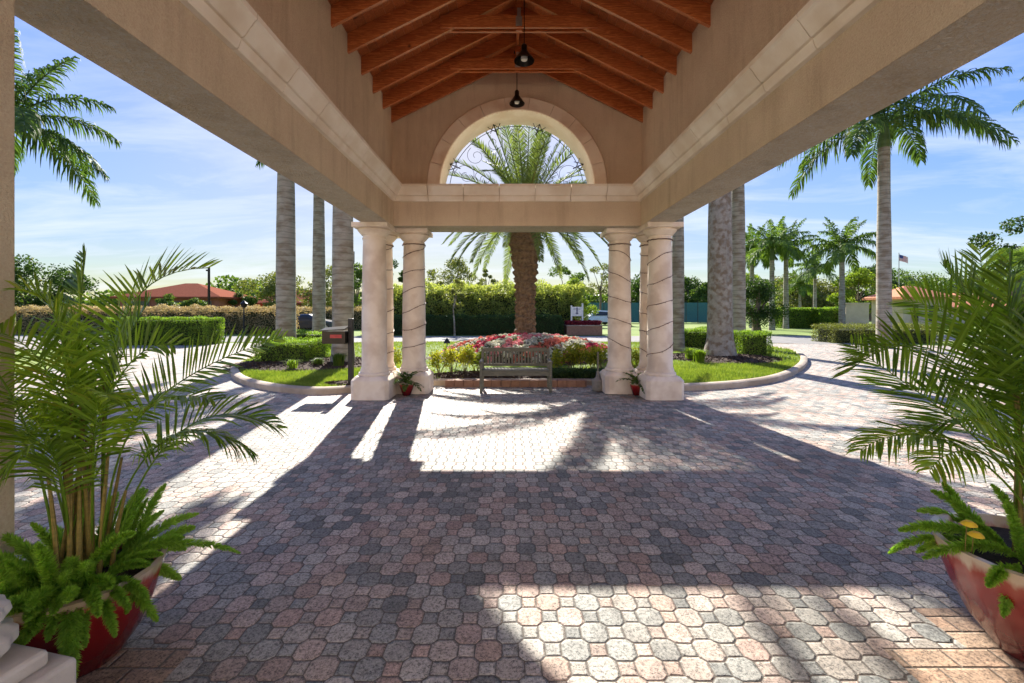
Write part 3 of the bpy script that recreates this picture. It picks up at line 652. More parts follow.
# ------------------------------------------------------------ foliage generators
def nrm(a): return a/np.maximum(np.linalg.norm(a, axis=-1, keepdims=True), 1e-9)
def frond_mesh(mb, pts, t0=.25, n=40, ll=.5, lw=.02, fwd=.9, lift=.25, droop=.5, roll=0, rad=.012, jit=.1, plumose=0, endf=.35, tube=True, seed=None, tipkeep=.3):
    r_ = np.random.default_rng(seed if seed is not None else rng.integers(1 << 30))
    P = np.array([tuple(p) for p in pts], float); seg_ = np.linalg.norm(np.diff(P, axis=0), axis=1); cum = np.concatenate([[0], np.cumsum(seg_)]); L = cum[-1]
    t = np.linspace(t0, .995, n); s = t*L
    C = np.stack([np.interp(s, cum, P[:,i]) for i in range(3)], 1)
    T = nrm(np.stack([np.interp(s+.02*L, cum, P[:,i])-np.interp(s-.02*L, cum, P[:,i]) for i in range(3)], 1))
    up = np.array([0, 0, 1.]); S = np.cross(T, up); bad = np.linalg.norm(S, axis=1) < .15
    chord = P[-1]-P[0]; S0 = nrm(np.cross(chord, up)[None])[0]; S = np.where(bad[:,None], S0, S); S = nrm(S); 
    flip = (S@S0) < 0; S[flip] *= -1
    U = nrm(np.cross(S, T)); 
    S, U = S*math.cos(roll)+U*math.sin(roll), U*math.cos(roll)-S*math.sin(roll)
    tt = (t-t0)/(1-t0); prof_ = np.clip(np.sin(PI*(tipkeep*.5+(1-tipkeep)*tt*.92+.08))**.55, .2, 1); prof_ *= 1-(1-endf)*tt**2.2
    for sg in (-1, 1):
        q = r_.normal(0, jit, (n, 3)); pl = r_.uniform(-1, 1, n)*plumose
        D = nrm(T*(fwd*(.55+.9*tt))[:,None]+S*sg+U*(lift+pl)[:,None]+q)
        Ln = (ll*prof_*r_.uniform(.88, 1.08, n))[:,None]
        base = C+T*(r_.uniform(-.3, .3, n)*L/n)[:,None]
        dr = droop*r_.uniform(.6, 1.4, (n, 1)); g = np.array([0, 0, -1.])
        p0 = base; p1 = base+D*Ln*.33+g*dr*Ln*.04; p2 = base+D*Ln*.68+g*dr*Ln*.22; p3 = base+D*Ln*(.97-.25*dr*.5)+g*dr*Ln*.55
        tw = r_.normal(0, .35, n)[:,None]
        W0 = nrm(T-D*np.sum(T*D, 1)[:,None]); W1 = np.cross(D, W0); Wv = nrm(W0+W1*tw)
        ring_ = []
        for p, k in ((p0, .45), (p1, 1.0), (p2, .8), (p3, .06)): ring_ += [p-Wv*lw*.5*k, p+Wv*lw*.5*k]
        V = np.stack(ring_, 1).reshape(-1, 3); o = np.arange(n)[:,None]*8
        Fq = np.concatenate([o+np.array([[0,1,3,2]]), o+np.array([[2,3,5,4]]), o+np.array([[4,5,7,6]])])
        mb.addnp(V, Fq)
    if tube:
        k = max(2, len(P)); mb.tube([tuple(p) for p in P], [rad*(1-.8*i/(k-1)) for i in range(k)], 5)
def bez(P0, P1, P2, P3, n=14):
    P0, P1, P2, P3 = map(Vector, (P0, P1, P2, P3)); return [(P0*(1-t)**3+P1*3*t*(1-t)**2+P2*3*t*t*(1-t)+P3*t**3) for t in [i/n for i in range(n+1)]]
def arc_pts(p, az, el, L, grav, n=14, side=0):
    p = Vector(p); d = Vector((math.cos(el)*math.cos(az), math.cos(el)*math.sin(az), math.sin(el))); pts = [p.copy()]
    for i in range(n):
        p = p+d*(L/n); pts.append(p.copy()); d = d+Vector((0, 0, -grav/n)); d = d.normalized()
        if side: d = (Matrix.Rotation(side/n, 3, 'Z') @ d)
    return pts
def leaf_quads(mb, C, Nn, size, aspect=.5, flat=.5):
    """diamond leaves at C with normals scattered about Nn"""
    n = len(C); r_ = rng; nn = nrm(nrm(Nn)*flat+nrm(r_.normal(size=(n, 3)))*1.0); d = nrm(np.cross(nn, r_.normal(size=(n, 3)))); e = np.cross(nn, d)
    s = (size*r_.uniform(.6, 1.3, n))[:,None]
    V = np.stack([C-d*s, C+e*s*aspect, C+d*s, C-e*s*aspect], 1).reshape(-1, 3); mb.addnp(V, np.arange(4*n).reshape(-1, 4))
def hedge(name, label, cat, x0, x1, y0, y1, z1, mat, n, size, rough=.06, z0=0, rot=0, group=None, loc=None, wav=.05, stems=False, parts=True):
    cx_, cy_ = (x0+x1)/2, (y0+y1)/2; t = thing(name, label, cat, (cx_, cy_, z0), group)
    hx, hy = (x1-x0)/2, (y1-y0)/2; hz = z1-z0
    A = np.array([2*hy*hz, 2*hy*hz, 2*hx*hz, 2*hx*hz, 4*hx*hy]); side = rng.choice(5, n, p=A/A.sum())
    u = rng.uniform(-1, 1, n); v = rng.uniform(-1, 1, n); zz = (rng.uniform(0, 1, n))*hz
    P = np.zeros((n, 3)); Nn = np.zeros((n, 3))
    for k in range(5):
        m = side == k
        if k < 2: P[m] = np.stack([np.full(m.sum(), (-1, 1)[k]*hx), v[m]*hy, zz[m]], 1); Nn[m] = ((-1, 1)[k], 0, 0)
        elif k < 4: P[m] = np.stack([u[m]*hx, np.full(m.sum(), (-1, 1)[k-2]*hy), zz[m]], 1); Nn[m] = (0, (-1, 1)[k-2], 0)
        else: P[m] = np.stack([u[m]*hx, v[m]*hy, np.full(m.sum(), hz)], 1); Nn[m] = (0, 0, 1)
    ph = rng.uniform(0, 6, 6)
    wv = np.sin(P[:,0]*2.1+ph[0])*np.cos(P[:,2]*2.7+ph[1])+.6*np.sin(P[:,0]*5.3+P[:,1]*4+ph[2])+.5*np.sin(P[:,2]*7+P[:,0]*3.1+ph[3])
    P = P+Nn*(wv*wav)[:,None]+Nn*(-np.abs(rng.normal(0, rough, n)))[:,None]+rng.normal(0, rough*.35, (n, 3))
    P[:,2] = np.maximum(P[:,2], .02)
    c, s_ = math.cos(rot), math.sin(rot)
    R = np.array([[c, s_, 0], [-s_, c, 0], [0, 0, 1]]); P = P@R; Nn = Nn@R; P = P+np.array([cx_, cy_, z0])
    b = MB(); leaf_quads(b, P, Nn, size, .5, .9); b.build('foliage', mat, t)
    b = MB(); k = rough*1.6+wav+.02; Mx = Matrix.Translation((cx_, cy_, z0)) @ Matrix.Rotation(rot, 4, 'Z'); b.box(-hx+k, hx-k, -hy+min(k, hy*.7), hy-min(k, hy*.7), 0, max(.1, hz-k), Mx); b.build('dark_core', M['core_dark'], t)  # plain dark box inside the leaves paints the hedge's inner shade
    return t
M['core_dark'] = noisy('hedge_core_shade', (.02, .03, .01), (.05, .055, .02), 8, .95)  # near-black green standing for shade inside the hedges
def broadleaf(name, label, cat, x, y, h, cr, ch, mat, nclump, nleaf, lsize, group=None, trunk_r=.12, z0=0, clump=.32, low=.0, bark='bark', seed=0):
    r_ = random.Random(seed+int(x*10)+int(y)); t = thing(name, label, cat, (x, y, z0), group)
    tz = z0+h-ch; tm = MB()
    mid = z0+max(.3, tz-z0)*.9+.1
    tm.tube([(x, y, z0-.1), (x+r_.uniform(-.1, .1), y, z0+(mid-z0)*.5), (x+r_.uniform(-.15, .15), y, mid), (x, y, mid+ch*.35)], [trunk_r*1.4, trunk_r, trunk_r*.8, trunk_r*.35], 7)
    Cs = []
    for i in range(nclump):
        a = r_.uniform(0, 2*PI); q = r_.random()**.5; u = r_.uniform(low, 1)
        rr = math.sqrt(max(0, 1-(2*u-1)**2*.9))*cr*q
        Cs.append((x+rr*math.cos(a), y+rr*math.sin(a), z0+h-ch+u*ch*(1-.1*q)))
    for c in Cs[::2]:
        m_ = Vector((x, y, mid+(c[2]-mid)*.15)); e = Vector(c); tm.tube([m_, m_.lerp(e, .5)+Vector((0, 0, .08*ch)), e], [trunk_r*.45, trunk_r*.25, trunk_r*.08], 5)
    tm.build('trunk', M[bark], t)
    b = MB(); C0 = np.array(Cs); k = rng.integers(0, len(Cs), nleaf); d = nrm(rng.normal(size=(nleaf, 3))); sz = rng.uniform(.6, 1.25, len(Cs))
    rad = (cr*clump*sz[k]*rng.uniform(.45, 1.05, nleaf))[:,None]; P = C0[k]+d*rad*np.array([1, 1, .75])
    leaf_quads(b, P, d, lsize, .55, .8); b.build('crown', mat, t); return t
# ------------------------------------------------------------ palms
crown_cache = {}
def royal_crown_mesh(key, n=17, L=3.4, mat='royal', leafn=46, ll=.75, lw=.05, detail=1):
    if key in crown_cache: return crown_cache[key]
    b = MB(); r_ = random.Random(key)
    for i in range(n):
        az = 2*PI*i/n*1.0+r_.uniform(-.2, .2)+(i % 3)*.3; lay = i % 4
        el = (1.25, .85, .5, .12)[lay]+r_.uniform(-.15, .15); g = (1.1, 1.35, 1.5, 1.5)[lay]+r_.uniform(-.1, .25)
        pts = arc_pts((.08*math.cos(az), .08*math.sin(az), 0), az, el, L*r_.uniform(.88, 1.08), g, 14, r_.uniform(-.3, .3))
        frond_mesh(b, pts, .14, leafn, ll, lw, .75, .15, 1.25, 0, .035, .12, .55, .5, seed=r_.randrange(9999))
    b.tube([(0, 0, -.1), (0, 0, .5), (.02, 0, 1.3)], [.07, .04, .01], 6)
    me = b.build('crown', M[mat]); crown_cache[key] = me.data; bpy.data.objects.remove(me); return crown_cache[key]
def royal(x, y, h, r, label, key=1, cat='palm tree', mat='royal', bark='royal_trunk', L=3.4, flare=1.25, group='tall palms', leafn=70, lean=(0, 0), rot=None, shaft=True, ll=.78, lw=.06, z0=0, n=20, nm='palm_tree'):
    t = thing(nm, label, cat, (x, y, z0), group); tm = MB(); lx, ly = lean; pts = []; rad = []
    for k in range(15):
        u = k/14; z = z0+h*u; pts.append((x+lx*u, y+ly*u, z-.05 if k == 0 else z))
        rad.append(r*(1+(flare-1)*math.exp(-u*h/.45)+.10*math.sin(PI*min(1, u*1.3))-.16*u)*random.uniform(.985, 1.015))
    tm.tube(pts, rad, 18); tm.build('trunk', M[bark], t, smooth=True)
    top = Vector(pts[-1]); sh = 1.1 if shaft else .1
    if shaft:
        b = MB(); b.tube([top-Vector((0, 0, .05)), top+Vector((0, 0, .12)), top+Vector((0, 0, .5)), top+Vector((0, 0, 1.1)), top+Vector((0, 0, 1.35))], [r*.8, r*.98, r*.8, r*.55, r*.35], 14); b.build('crownshaft', M['crownshaft'], t, smooth=True)
    me = royal_crown_mesh(key, n, L, mat, leafn, ll, lw); c = bpy.data.objects.new('crown', me); COL.objects.link(c); c.parent = t
    c.location = (top.x-x, top.y-y, top.z-z0+sh); c.rotation_euler = (0, 0, rot if rot is not None else random.uniform(0, 6.28)); return t
royal(at(286,311,15.6).x, 15.6, 8.6, .30, 'pale palm trunk just behind the clipped square hedge left of the left columns', 1, z0=.1)
royal(at(319,311,20.5).x, 20.5, 8.8, .26, 'thin pale palm trunk between the two thicker ones on the left of the island', 2, z0=.1)
royal(at(343,311,13.4).x, 13.4, 8.0, .29, 'thick pale palm trunk rising beside the black mailbox', 3, z0=.1)
royal(at(720,311,15.2).x, 15.2, 9.0, .37, 'thick mottled palm trunk with flared foot on the right lawn of the island', 1, bark='mottled_trunk', flare=1.5, lean=(-.0, 0), z0=.12)
royal(at(738,311,19.5).x, 19.5, 9.0, .285, 'smoother palm trunk close behind the thick mottled one on the right', 2, z0=.1)
royal(at(678,311,17.5).x, 17.5, 8.5, .22, 'slim palm trunk half hidden behind the right column cluster', 3, z0=.1)
royal(at(884,311,20.5).x, 20.5, 9.0, .27, 'tall dark-crowned palm standing alone on the far right beyond the driveway', 7, rot=1.0, L=4.7, ll=.95, lw=.07)
royal(at(8,311,15.0).x-.2, 15.0, 6.7, .26, 'tall palm at the left edge, its fronds hanging beside the stucco pier', 4, rot=.3, L=3.6)
royal(at(1112,311,21).x, 21, 11.2, .27, 'tall palm at the right edge with one frond tip showing under the canopy', 2, L=3.6)
# far palms on the right
FP = [(752, 45, 7.5, .22, 'far palm with a ragged crown at the left end of the palm cluster'), (772, 40, 7.2, .22, 'dense-crowned far palm in front of the cluster on the right lawn'), (786, 43, 7.6, .22, 'far palm on the right side of the cluster, crowns touching'),
      (842, 36, 6.6, .21, 'single far palm with a full round crown left of the tall dark palm'), (815, 58, 6.9, .2, 'small far palm between the cluster and the single palm'), (800, 66, 5.2, .2, 'low far palm beyond the clipped hedges')]
for i, (px, Y, h, r, lab) in enumerate(FP):
    royal(at(px,311,Y).x, Y, h-1.1, r, lab, 5+i % 2, mat='royal_far', L=3.0, leafn=46, ll=.75, lw=.085, group='far palms on the right lawn')
# date palm in the island
def date_palm(x, y):
    t = thing('date_palm', 'stout date palm with a feathery crown rising from the flower mound behind the bench', 'palm tree', (x, y, .3))
    b = MB(); pr = [(0.0, .42), (.5, .35), (1.5, .31), (2.6, .34), (3.3, .43), (3.9, .51), (4.6, .54), (5.1, .46), (5.4, .3)]
    n = 30; V = []; m = 90
    for i in range(m):
        z = 5.4*i/(m-1); r = np.interp(z, [p[0] for p in pr], [p[1] for p in pr])
        for k in range(n):
            a = 2*PI*k/n; bump_ = .055*abs(math.sin(a*6+z*6+.5*math.sin(z*3)))*abs(math.sin(z*12+a))+random.uniform(-.03, .03); V.append((x+(r+bump_*(1+z*.3))*math.cos(a), y+(r+bump_)*math.sin(a), .3+z))
    b.add(V, [(i*n+k, i*n+(k+1) % n, (i+1)*n+(k+1) % n, (i+1)*n+k) for i in range(m-1) for k in range(n)]); b.build('trunk', M['date_trunk'], t)
    b = MB(); r_ = random.Random(5)
    for i in range(62):
        az = i*2.39996; u = i/62; el = 1.45-1.75*u+r_.uniform(-.1, .1); g = .75+.75*u+r_.uniform(-.1, .1); Lf = (4.5-.9*min(1, u*1.6))*r_.uniform(.9, 1.05)*(1 if u < .8 else .9)
        pts = arc_pts((x+.2*math.cos(az), y+.2*math.sin(az), .3+4.75+.3*(1-u)), az, el, Lf, g, 12)
        frond_mesh(b, pts, .12, 80, .46, .030, 1.0, .35, .12, 0, .03, .07, .15, .55, seed=i)
    b.build('crown', M['date'], t)
date_palm(.56, 16.6)
# fan palm at far right
t = thing('fan_palm', 'shaggy fan palm behind the right-hand potted palm', 'palm tree', (at(1016,311,24).x, 24, 0)); fx = at(1016,311,24).x
b = MB(); b.tube([(fx, 24, 0), (fx+.05, 24, 1.8), (fx, 24, 3.6)], [.24, .2, .2], 12); b.build('trunk', M['bark'], t)
b = MB()
for i in range(34):
    az = i*2.4; el = 1.3-2.0*i/34; d = Vector((math.cos(el)*math.cos(az), math.cos(el)*math.sin(az), math.sin(el))); p = Vector((fx, 24, 3.6)); q = p+d*.9+Vector((0, 0, .1)); b.tube([p, q], .015, 4)
    s_ = d.cross(Vector((0, 0, 1))).normalized(); u_ = s_.cross(d)
    for k in range(17):
        a = (k-8)*.17; dd = (d*math.cos(a)+s_*math.sin(a)); e = q+dd*.85+Vector((0, 0, -.22)); w_ = dd.cross(u_).normalized()*.035; b.add([q, q+dd*.5+w_, e, q+dd*.5-w_], [(0,1,2,3)])
b.build('crown', M['royal_far'], t)

# ------------------------------------------------------------ hedges and trees
hedge('clipped_hedge', 'square clipped green hedge on the left lobe of the island below the palm trunks', 'hedge', at(272,311,14.2).x, at(322,311,14.2).x, 13.2, 14.9, .80, M['hedge_boxwood'], 16000, .022, .04, .1, group='clipped box hedges of the island')
hedge('clipped_hedge', 'small clipped hedge block standing behind the square hedge on the left lobe', 'hedge', -9.2, -7.2, 17.6, 18.8, .85, M['hedge_boxwood'], 6000, .03, .04, .1, group='clipped box hedges of the island')
hedge('clipped_hedge', 'square clipped hedge block right of the thick mottled palm trunk', 'hedge', at(734,311,16.2).x, at(763,311,16.2).x, 15.6, 17.2, .95, M['hedge_boxwood'], 12000, .024, .04, .1, group='clipped box hedges of the island')
hedge('clipped_hedge', 'long clipped hedge between the right columns and the mottled palm trunk', 'hedge', at(683,311,17.5).x, at(716,311,17.5).x, 17.5, 18.5, .95, M['hedge_boxwood'], 9000, .028, .04, .1, group='clipped box hedges of the island')
hedge('clipped_hedge', 'bright clipped hedge left of the driveway behind the left potted palm', 'hedge', at(110,311,22.3).x, at(208,311,22.3).x, 22.0, 23.6, 1.33, M['hedge_boxwood'], 26000, .035, .05, -.02)
hedge('hedge', 'long brownish hedge beyond the road on the left', 'hedge', -36, at(293,311,33).x, 32.5, 34, 1.95, M['hedge_brown'], 42000, .055, .12, -.02, wav=.14)
hedge('hedge', 'shorter brownish hedge stretch behind the dark parked car', 'hedge', at(290,311,41).x, -11.5, 40.5, 42, 2.0, M['hedge_brown'], 12000, .06, .12, -.02, wav=.14)
hedge('hedge', 'low dark green hedge along the far side of the road behind the bench', 'hedge', -9.4, 3.6, 31.2, 32.3, 1.35, M['hedge_dark'], 36000, .045, .08, -.02, wav=.07)
hedge('hedge', 'tall pale green leafy screen hedge behind the low dark one', 'hedge', -10.5, 5.4, 33.2, 35.0, 3.55, M['hedge_tall'], 52000, .075, .2, -.02, wav=.26)
broadleaf('shrub', 'rounded bright green bush at the right end of the tall screen hedge', 'shrub', 4.9, 35.0, 3.9, 1.5, 3.9, M['tree_bright'], 26, 12000, .07)
hedge('low_shrub_bed', 'low grey-green mounded shrub bed beside the driveway on the far right', 'shrub', at(828,311,23.8).x, at(935,311,23.8).x, 23.4, 25.2, .92, M['hedge_dark'] if 0 else M['tree_olive'], 16000, .035, .1, 0, wav=.08)
hx = [(784, 822, 46, 'leftmost of three far clipped hedges below the palm cluster'), (800, 806, 48, None), (822, 845, 44, 'far clipped hedge nearest the tall dark palm')]
hedge('clipped_hedge', 'yellow-green clipped hedge beyond the right lawn below the palm cluster', 'hedge', at(784,311,44).x, at(817,311,44).x, 44, 46, 1.95, M['hedge_boxwood'], 15000, .06, .08, 0)
hedge('clipped_hedge', 'darker clipped hedge beyond the right lawn beside the single far palm', 'hedge', at(820,311,43).x, at(846,311,43).x, 43, 45, 1.95, M['hedge_boxwood'], 12000, .06, .08, 0)
broadleaf('spreading_tree', 'low dark spreading tree on a thick trunk on the right lawn', 'tree', at(757,311,34).x, 34, 3.9, 1.8, 2.9, M['tree_dark'], 30, 12000, .07, trunk_r=.3, clump=.42)
for i, (px, Y, h, cr, m_, lab, nc, nl, ls) in enumerate([
    (275, 62, 7.0, 4.0, 'tree_olive', 'open-crowned tree showing between the left palm trunks', 22, 5200, .16),
    (325, 60, 7.6, 3.6, 'tree_olive', 'sparse tree directly behind the thin left palm trunk', 18, 4200, .16),
    (357, 48, 6.4, 2.4, 'tree_mid', 'leafy tree showing between the left columns and the palm trunk', 18, 4600, .13),
    (395, 46, 6.9, 1.5, 'tree_dark', 'narrow dark tree seen between the left columns', 14, 3600, .12),
    (455, 50, 7.3, 2.7, 'tree_olive', 'thin olive tree above the tall hedge left of the date palm', 24, 3600, .11),
    (487, 52, 6.6, 1.7, 'tree_olive', 'small thin tree above the tall hedge close to the date palm trunk', 12, 1700, .11),
    (566, 52, 7.4, 2.0, 'tree_mid', 'yellow-green tree above the hedge right of the date palm', 16, 2600, .12),
    (600, 58, 7.6, 2.3, 'tree_olive', 'bare-limbed open tree above the white car', 14, 1700, .11),
    (242, 66, 4.2, 2.0, 'tree_dark', 'small dark round tree beside the red-roofed house', 16, 4600, .14),
    (30, 40, 5.9, 4.0, 'tree_dark', 'dark spreading tree behind the left potted palm', 26, 11000, .13),
    (170, 52, 3.4, 1.6, 'tree_mid', 'low green bush in front of the red-roofed house', 14, 3600, .12),
    (195, 50, 2.8, 1.5, 'tree_mid', 'second low green bush in front of the red-roofed house, further right', 12, 3000, .12),
    (690, 75, 7.0, 3.0, 'tree_dark', 'dark tree beyond the court fence right of the columns', 22, 5200, .18),
    (707, 72, 6.2, 2.6, 'tree_mid', 'mid green tree beyond the court fence close to the mottled trunk', 20, 5000, .18),
    (640, 78, 7.0, 4.6, 'tree_dark', 'wide dark tree behind the court fence between the right columns', 26, 7000, .2),
    (672, 80, 7.4, 4.0, 'tree_mid', 'green tree behind the court fence just left of the slim palm trunk', 22, 6000, .2),
    (742, 82, 8.0, 4.6, 'tree_bright', 'bright green tree far behind the spreading tree', 24, 7000, .2),
    (790, 84, 7.6, 6.0, 'tree_olive', 'rounded grey-green tree far behind the palm cluster', 30, 9000, .2),
    (822, 80, 7.4, 4.6, 'tree_olive', 'olive tree far behind the clipped hedges', 24, 7000, .2),
    (858, 62, 7.0, 3.2, 'tree_bright', 'yellow-green leafy tree behind the single far palm', 20, 6000, .16),
    (870, 78, 8.8, 5.2, 'tree_dark', 'dark tree mass behind the tall palm on the far right', 26, 8000, .2),
    (905, 88, 9.6, 6.0, 'tree_mid', 'tree behind the orange-roofed gatehouse', 26, 8000, .2),
    (965, 90, 8.0, 6.0, 'tree_dark', 'tree partly hidden by the right potted palm fronds', 24, 7000, .2),
    (1022, 30, 7.6, 2.5, 'tree_dark', 'dark leafy tree high at the right edge above the fan palm', 22, 7000, .11),
    ]):
    broadleaf('tree', lab, 'tree', at(px,311,Y).x, Y, h, cr, h*.72 if i not in (4, 7, 5) else h*.5, M[m_], nc, nl, ls, trunk_r=.16, clump=.36 if i not in (4, 5, 7) else .26, seed=i*3)
# distant tree line closing the horizon
b = MB(); Nn = 60000; a = rng.uniform(-1, 1, Nn); Y_ = 150+rng.uniform(0, 30, Nn); X_ = a*230; hgt = 7+3*np.sin(X_*.05)+2.0*np.sin(X_*.13+1)+1.5*np.sin(X_*.31)
Zz = rng.uniform(0, 1, Nn)**.8*hgt; leaf_quads(b, np.stack([X_, Y_, Zz], 1), np.tile([0, -1, .3], (Nn, 1)), .75, .7, .6)
tag(b.build('distant_trees', M['tree_mid']), 'continuous band of far-off trees along the horizon', 'trees', kind='stuff')

# young staked tree in front of the screen hedge
broadleaf('young_tree', 'slender young tree on a pale straight stem in front of the tall screen hedge', 'tree', at(453,311,29.6).x, 30.6, 4.0, .8, 2.1, M['tree_olive'], 10, 900, .08, trunk_r=.05, bark='royal_trunk')

# croton shrubs and flowers
def croton(x, y, h, label, mat='croton', g='yellow leafy shrubs flanking the bench'):
    t = thing('yellow_shrub', label, 'shrub', (x, y, .12), g); b = MB()
    tips = [(x+random.uniform(-.2, .2), y+random.uniform(-.15, .15), .14+h*random.uniform(.6, .9)) for _ in range(9)]
    for p in tips: b.tube([(x+random.uniform(-.04, .04), y, .1), ((x+p[0])/2, (y+p[1])/2, .1+h*.4), p], [.008, .007, .004], 4)
    b.build('stem', M['bark'], t); b = MB(); n = 520; k = rng.integers(0, 9, n); T_ = np.array(tips)[k]; d = nrm(rng.normal(size=(n, 3))+np.array([0, 0, .5])); C_ = T_+d*rng.uniform(.02, .15, n)[:,None]+np.array([0, 0, 1.])*rng.uniform(-.22, .05, n)[:,None]
    leaf_quads(b, C_, d, .042, .38, .4); b.build('foliage', M[mat], t)
labs = ['leftmost yellow shrub, close beside the left column nearest the bench', 'second yellow shrub from the left column', 'third yellow shrub from the left column, taller', 'yellow shrub just left of the bench end']
for i, px in enumerate((440, 452, 464, 476)): croton(at(px,311,10.9).x, 10.9+.1*(i % 2), .58+.06*(i % 3), labs[i])
labs = ['yellow shrub just right of the bench end', 'second yellow shrub right of the bench', 'third yellow shrub right of the bench', 'yellow shrub behind the grey ash receptacle', 'yellow shrub close beside the right column nearest the bench']
for i, px in enumerate((558, 570, 582, 594, 603)): croton(at(px,311,11.0).x, 11.0+.12*(i % 2), .62+.05*(i % 3), labs[i])
croton(at(392,311,11.3).x, 11.3, .6, 'yellow shrub glimpsed in the gap between the left columns'); croton(at(636,311,11.3).x, 11.3, .6, 'yellow shrub glimpsed in the gap between the right columns')
def mound_z(x, y):
    r2 = ((x-.65)/3.0)**2+((y-15.3)/2.3)**2; return .15+.64*np.clip(1-r2, 0, 1)**.7
gx, gy_ = np.meshgrid(np.arange(-2.5, 3.8, .165), np.arange(13.0, 17.7, .165)); gx = (gx+rng.uniform(-.05, .05, gx.shape)).ravel(); gy_ = (gy_+rng.uniform(-.05, .05, gy_.shape)).ravel()
m = (((gx-.65)/3.0)**2+((gy_-15.3)/2.3)**2 < 1) & (rng.random(gx.shape) > .06); px0, py0 = gx[m], gy_[m]; k = np.repeat(np.arange(len(px0)), 44); dd = rng.normal(size=(len(k), 3)); dd[:,2] = np.abs(dd[:,2]); dd = nrm(dd)
rs = rng.uniform(.07, .105, len(px0))[k]; x0_, y0_ = px0[k], py0[k]; x = x0_+dd[:,0]*rs; y = y0_+dd[:,1]*rs; zoff = dd[:,2]*rs*.9+rng.uniform(-.03, .05, len(px0))[k]
band = np.floor((x0_-.65+ (15-y0_)*.9 + .12*np.sin(y0_*4))/.6).astype(int) % 6
bm = {0: 'petal_pink', 1: 'petal_white', 2: 'petal_coral', 3: 'petal_white', 4: 'petal_red', 5: 'petal_white'}
for k, lab in (('petal_pink', 'bands of pink flowers on the mound behind the bench'), ('petal_white', 'bands of white flowers on the mound behind the bench'), ('petal_coral', 'band of coral flowers in front of the date palm trunk'), ('petal_red', 'band of deep red flowers on the mound right of the palm trunk')):
    mm = np.isin(band, [q for q in bm if bm[q] == k]); xx, yy = x[mm], y[mm]; P = np.stack([xx, yy, mound_z(xx, yy)+zoff[mm]], 1)
    b = MB(); leaf_quads(b, P, np.tile([0, -.3, 1.], (len(P), 1)), .038, .85, 1.2)
    tag(b.build('flowers', M[k]), lab, 'flowers', kind='stuff')
Ng = 16000; k = rng.integers(0, len(x), Ng); P = np.stack([x[k]+rng.normal(0, .05, Ng), y[k]+rng.normal(0, .05, Ng), mound_z(x[k], y[k])+rng.uniform(-.06, .06, Ng)], 1)
b = MB(); leaf_quads(b, P, np.tile([0, -.3, 1.], (Ng, 1)), .04, .6, .7); tag(b.build('flower_leaves', M['hedge_dark']), 'dark green leaves among the flowers of the mound', 'leaves', kind='stuff')
b = MB(); V = []; nn_ = 40
for q in (1, .85, .6, .3):
    for i in range(nn_): a = 2*PI*i/nn_; xx = .65+3.0*q*math.cos(a); yy = 15.3+2.3*q*math.sin(a); V.append((xx, yy, float(mound_z(xx, yy))-.07))
b.add(V, [(k*nn_+i, k*nn_+(i+1) % nn_, (k+1)*nn_+(i+1) % nn_, (k+1)*nn_+i) for k in range(3) for i in range(nn_)]+[tuple(range(3*nn_, 4*nn_))]); tag(b.build('flower_mound', M['soil'], smooth=True), kind='structure')
# dark ground cover just inside the brick edging, right of the bench
n = 4200; P = np.stack([rng.uniform(.85, 2.25, n), rng.uniform(10.3, 10.75, n), .12+rng.uniform(0, .2, n)], 1); b = MB(); leaf_quads(b, P, np.tile([0, -.3, 1.], (n, 1)), .03, .5, .5)
tag(b.build('ground_cover', M['petal_dark_red'] if 0 else M['hedge_dark']), 'dark low ground cover along the brick edging right of the bench', 'ground cover', kind='stuff')
# ornamental grass tufts
def tuft(x, y, h, n, label, mat='fountain_grass', name='grass_tuft', z0=.12, g='bright grass tufts'):
    b = MB(); a = rng.uniform(0, 2*PI, n); r = rng.uniform(.1, 1, n)*h*.8; hh = rng.uniform(.6, 1, n)*h; wv = .009
    c = np.stack([np.full(n, x), np.full(n, y), np.full(n, z0)], 1)+rng.normal(0, .05, (n, 3))*[1, 1, 0]; d = np.stack([np.cos(a), np.sin(a), 0*a], 1); e = np.stack([-np.sin(a), np.cos(a), 0*a], 1)
    p1 = c+d*(r*.4)[:,None]+np.array([0, 0, 1.])*(hh*.75)[:,None]; p2 = c+d*r[:,None]+np.array([0, 0, 1.])*(hh*.8)[:,None]
    V = np.stack([c-e*wv*.6, c+e*wv*.6, p1+e*wv, p1-e*wv, p2+e*.001, p2-e*.001], 1).reshape(-1, 3); o = np.arange(n)[:,None]*6
    b.addnp(V, np.concatenate([o+np.array([[0,1,2,3]]), o+np.array([[3,2,4,5]])])); tag(b.build(name, M[mat]), label, 'grass', g)
tuft(at(700,311,13.6).x, 13.6, .5, 340, 'bright spiky grass tuft left of the mottled palm trunk')
tuft(at(691,311,14.3).x, 14.3, .5, 300, 'bright grass tuft beside the right column, further back')
tuft(at(318,311,12.6).x, 12.6, .3, 200, 'small spiky tuft in the mulch right of the square hedge', 'small_fern')
tuft(at(338,311,12.4).x, 12.4, .5, 260, 'dark leafy tuft at the foot of the thick left palm trunk', 'small_fern')
tuft(at(292,311,11.9).x, 11.9, .35, 120, 'drooping strappy plant at the edge of the left mulch bed')

# ------------------------------------------------------------ kerbs / brick edging wall between the columns
b = MB(); x = -1.42
while x < 1.68:
    b.box(x+.004, min(x+.205, 1.68)-.004, 9.93, 10.13, -.004, .145); x += .205
tag(b.build('brick_edging', M['brick'], bevel=.008), 'low brick edging between the columns behind the bench', 'edging')

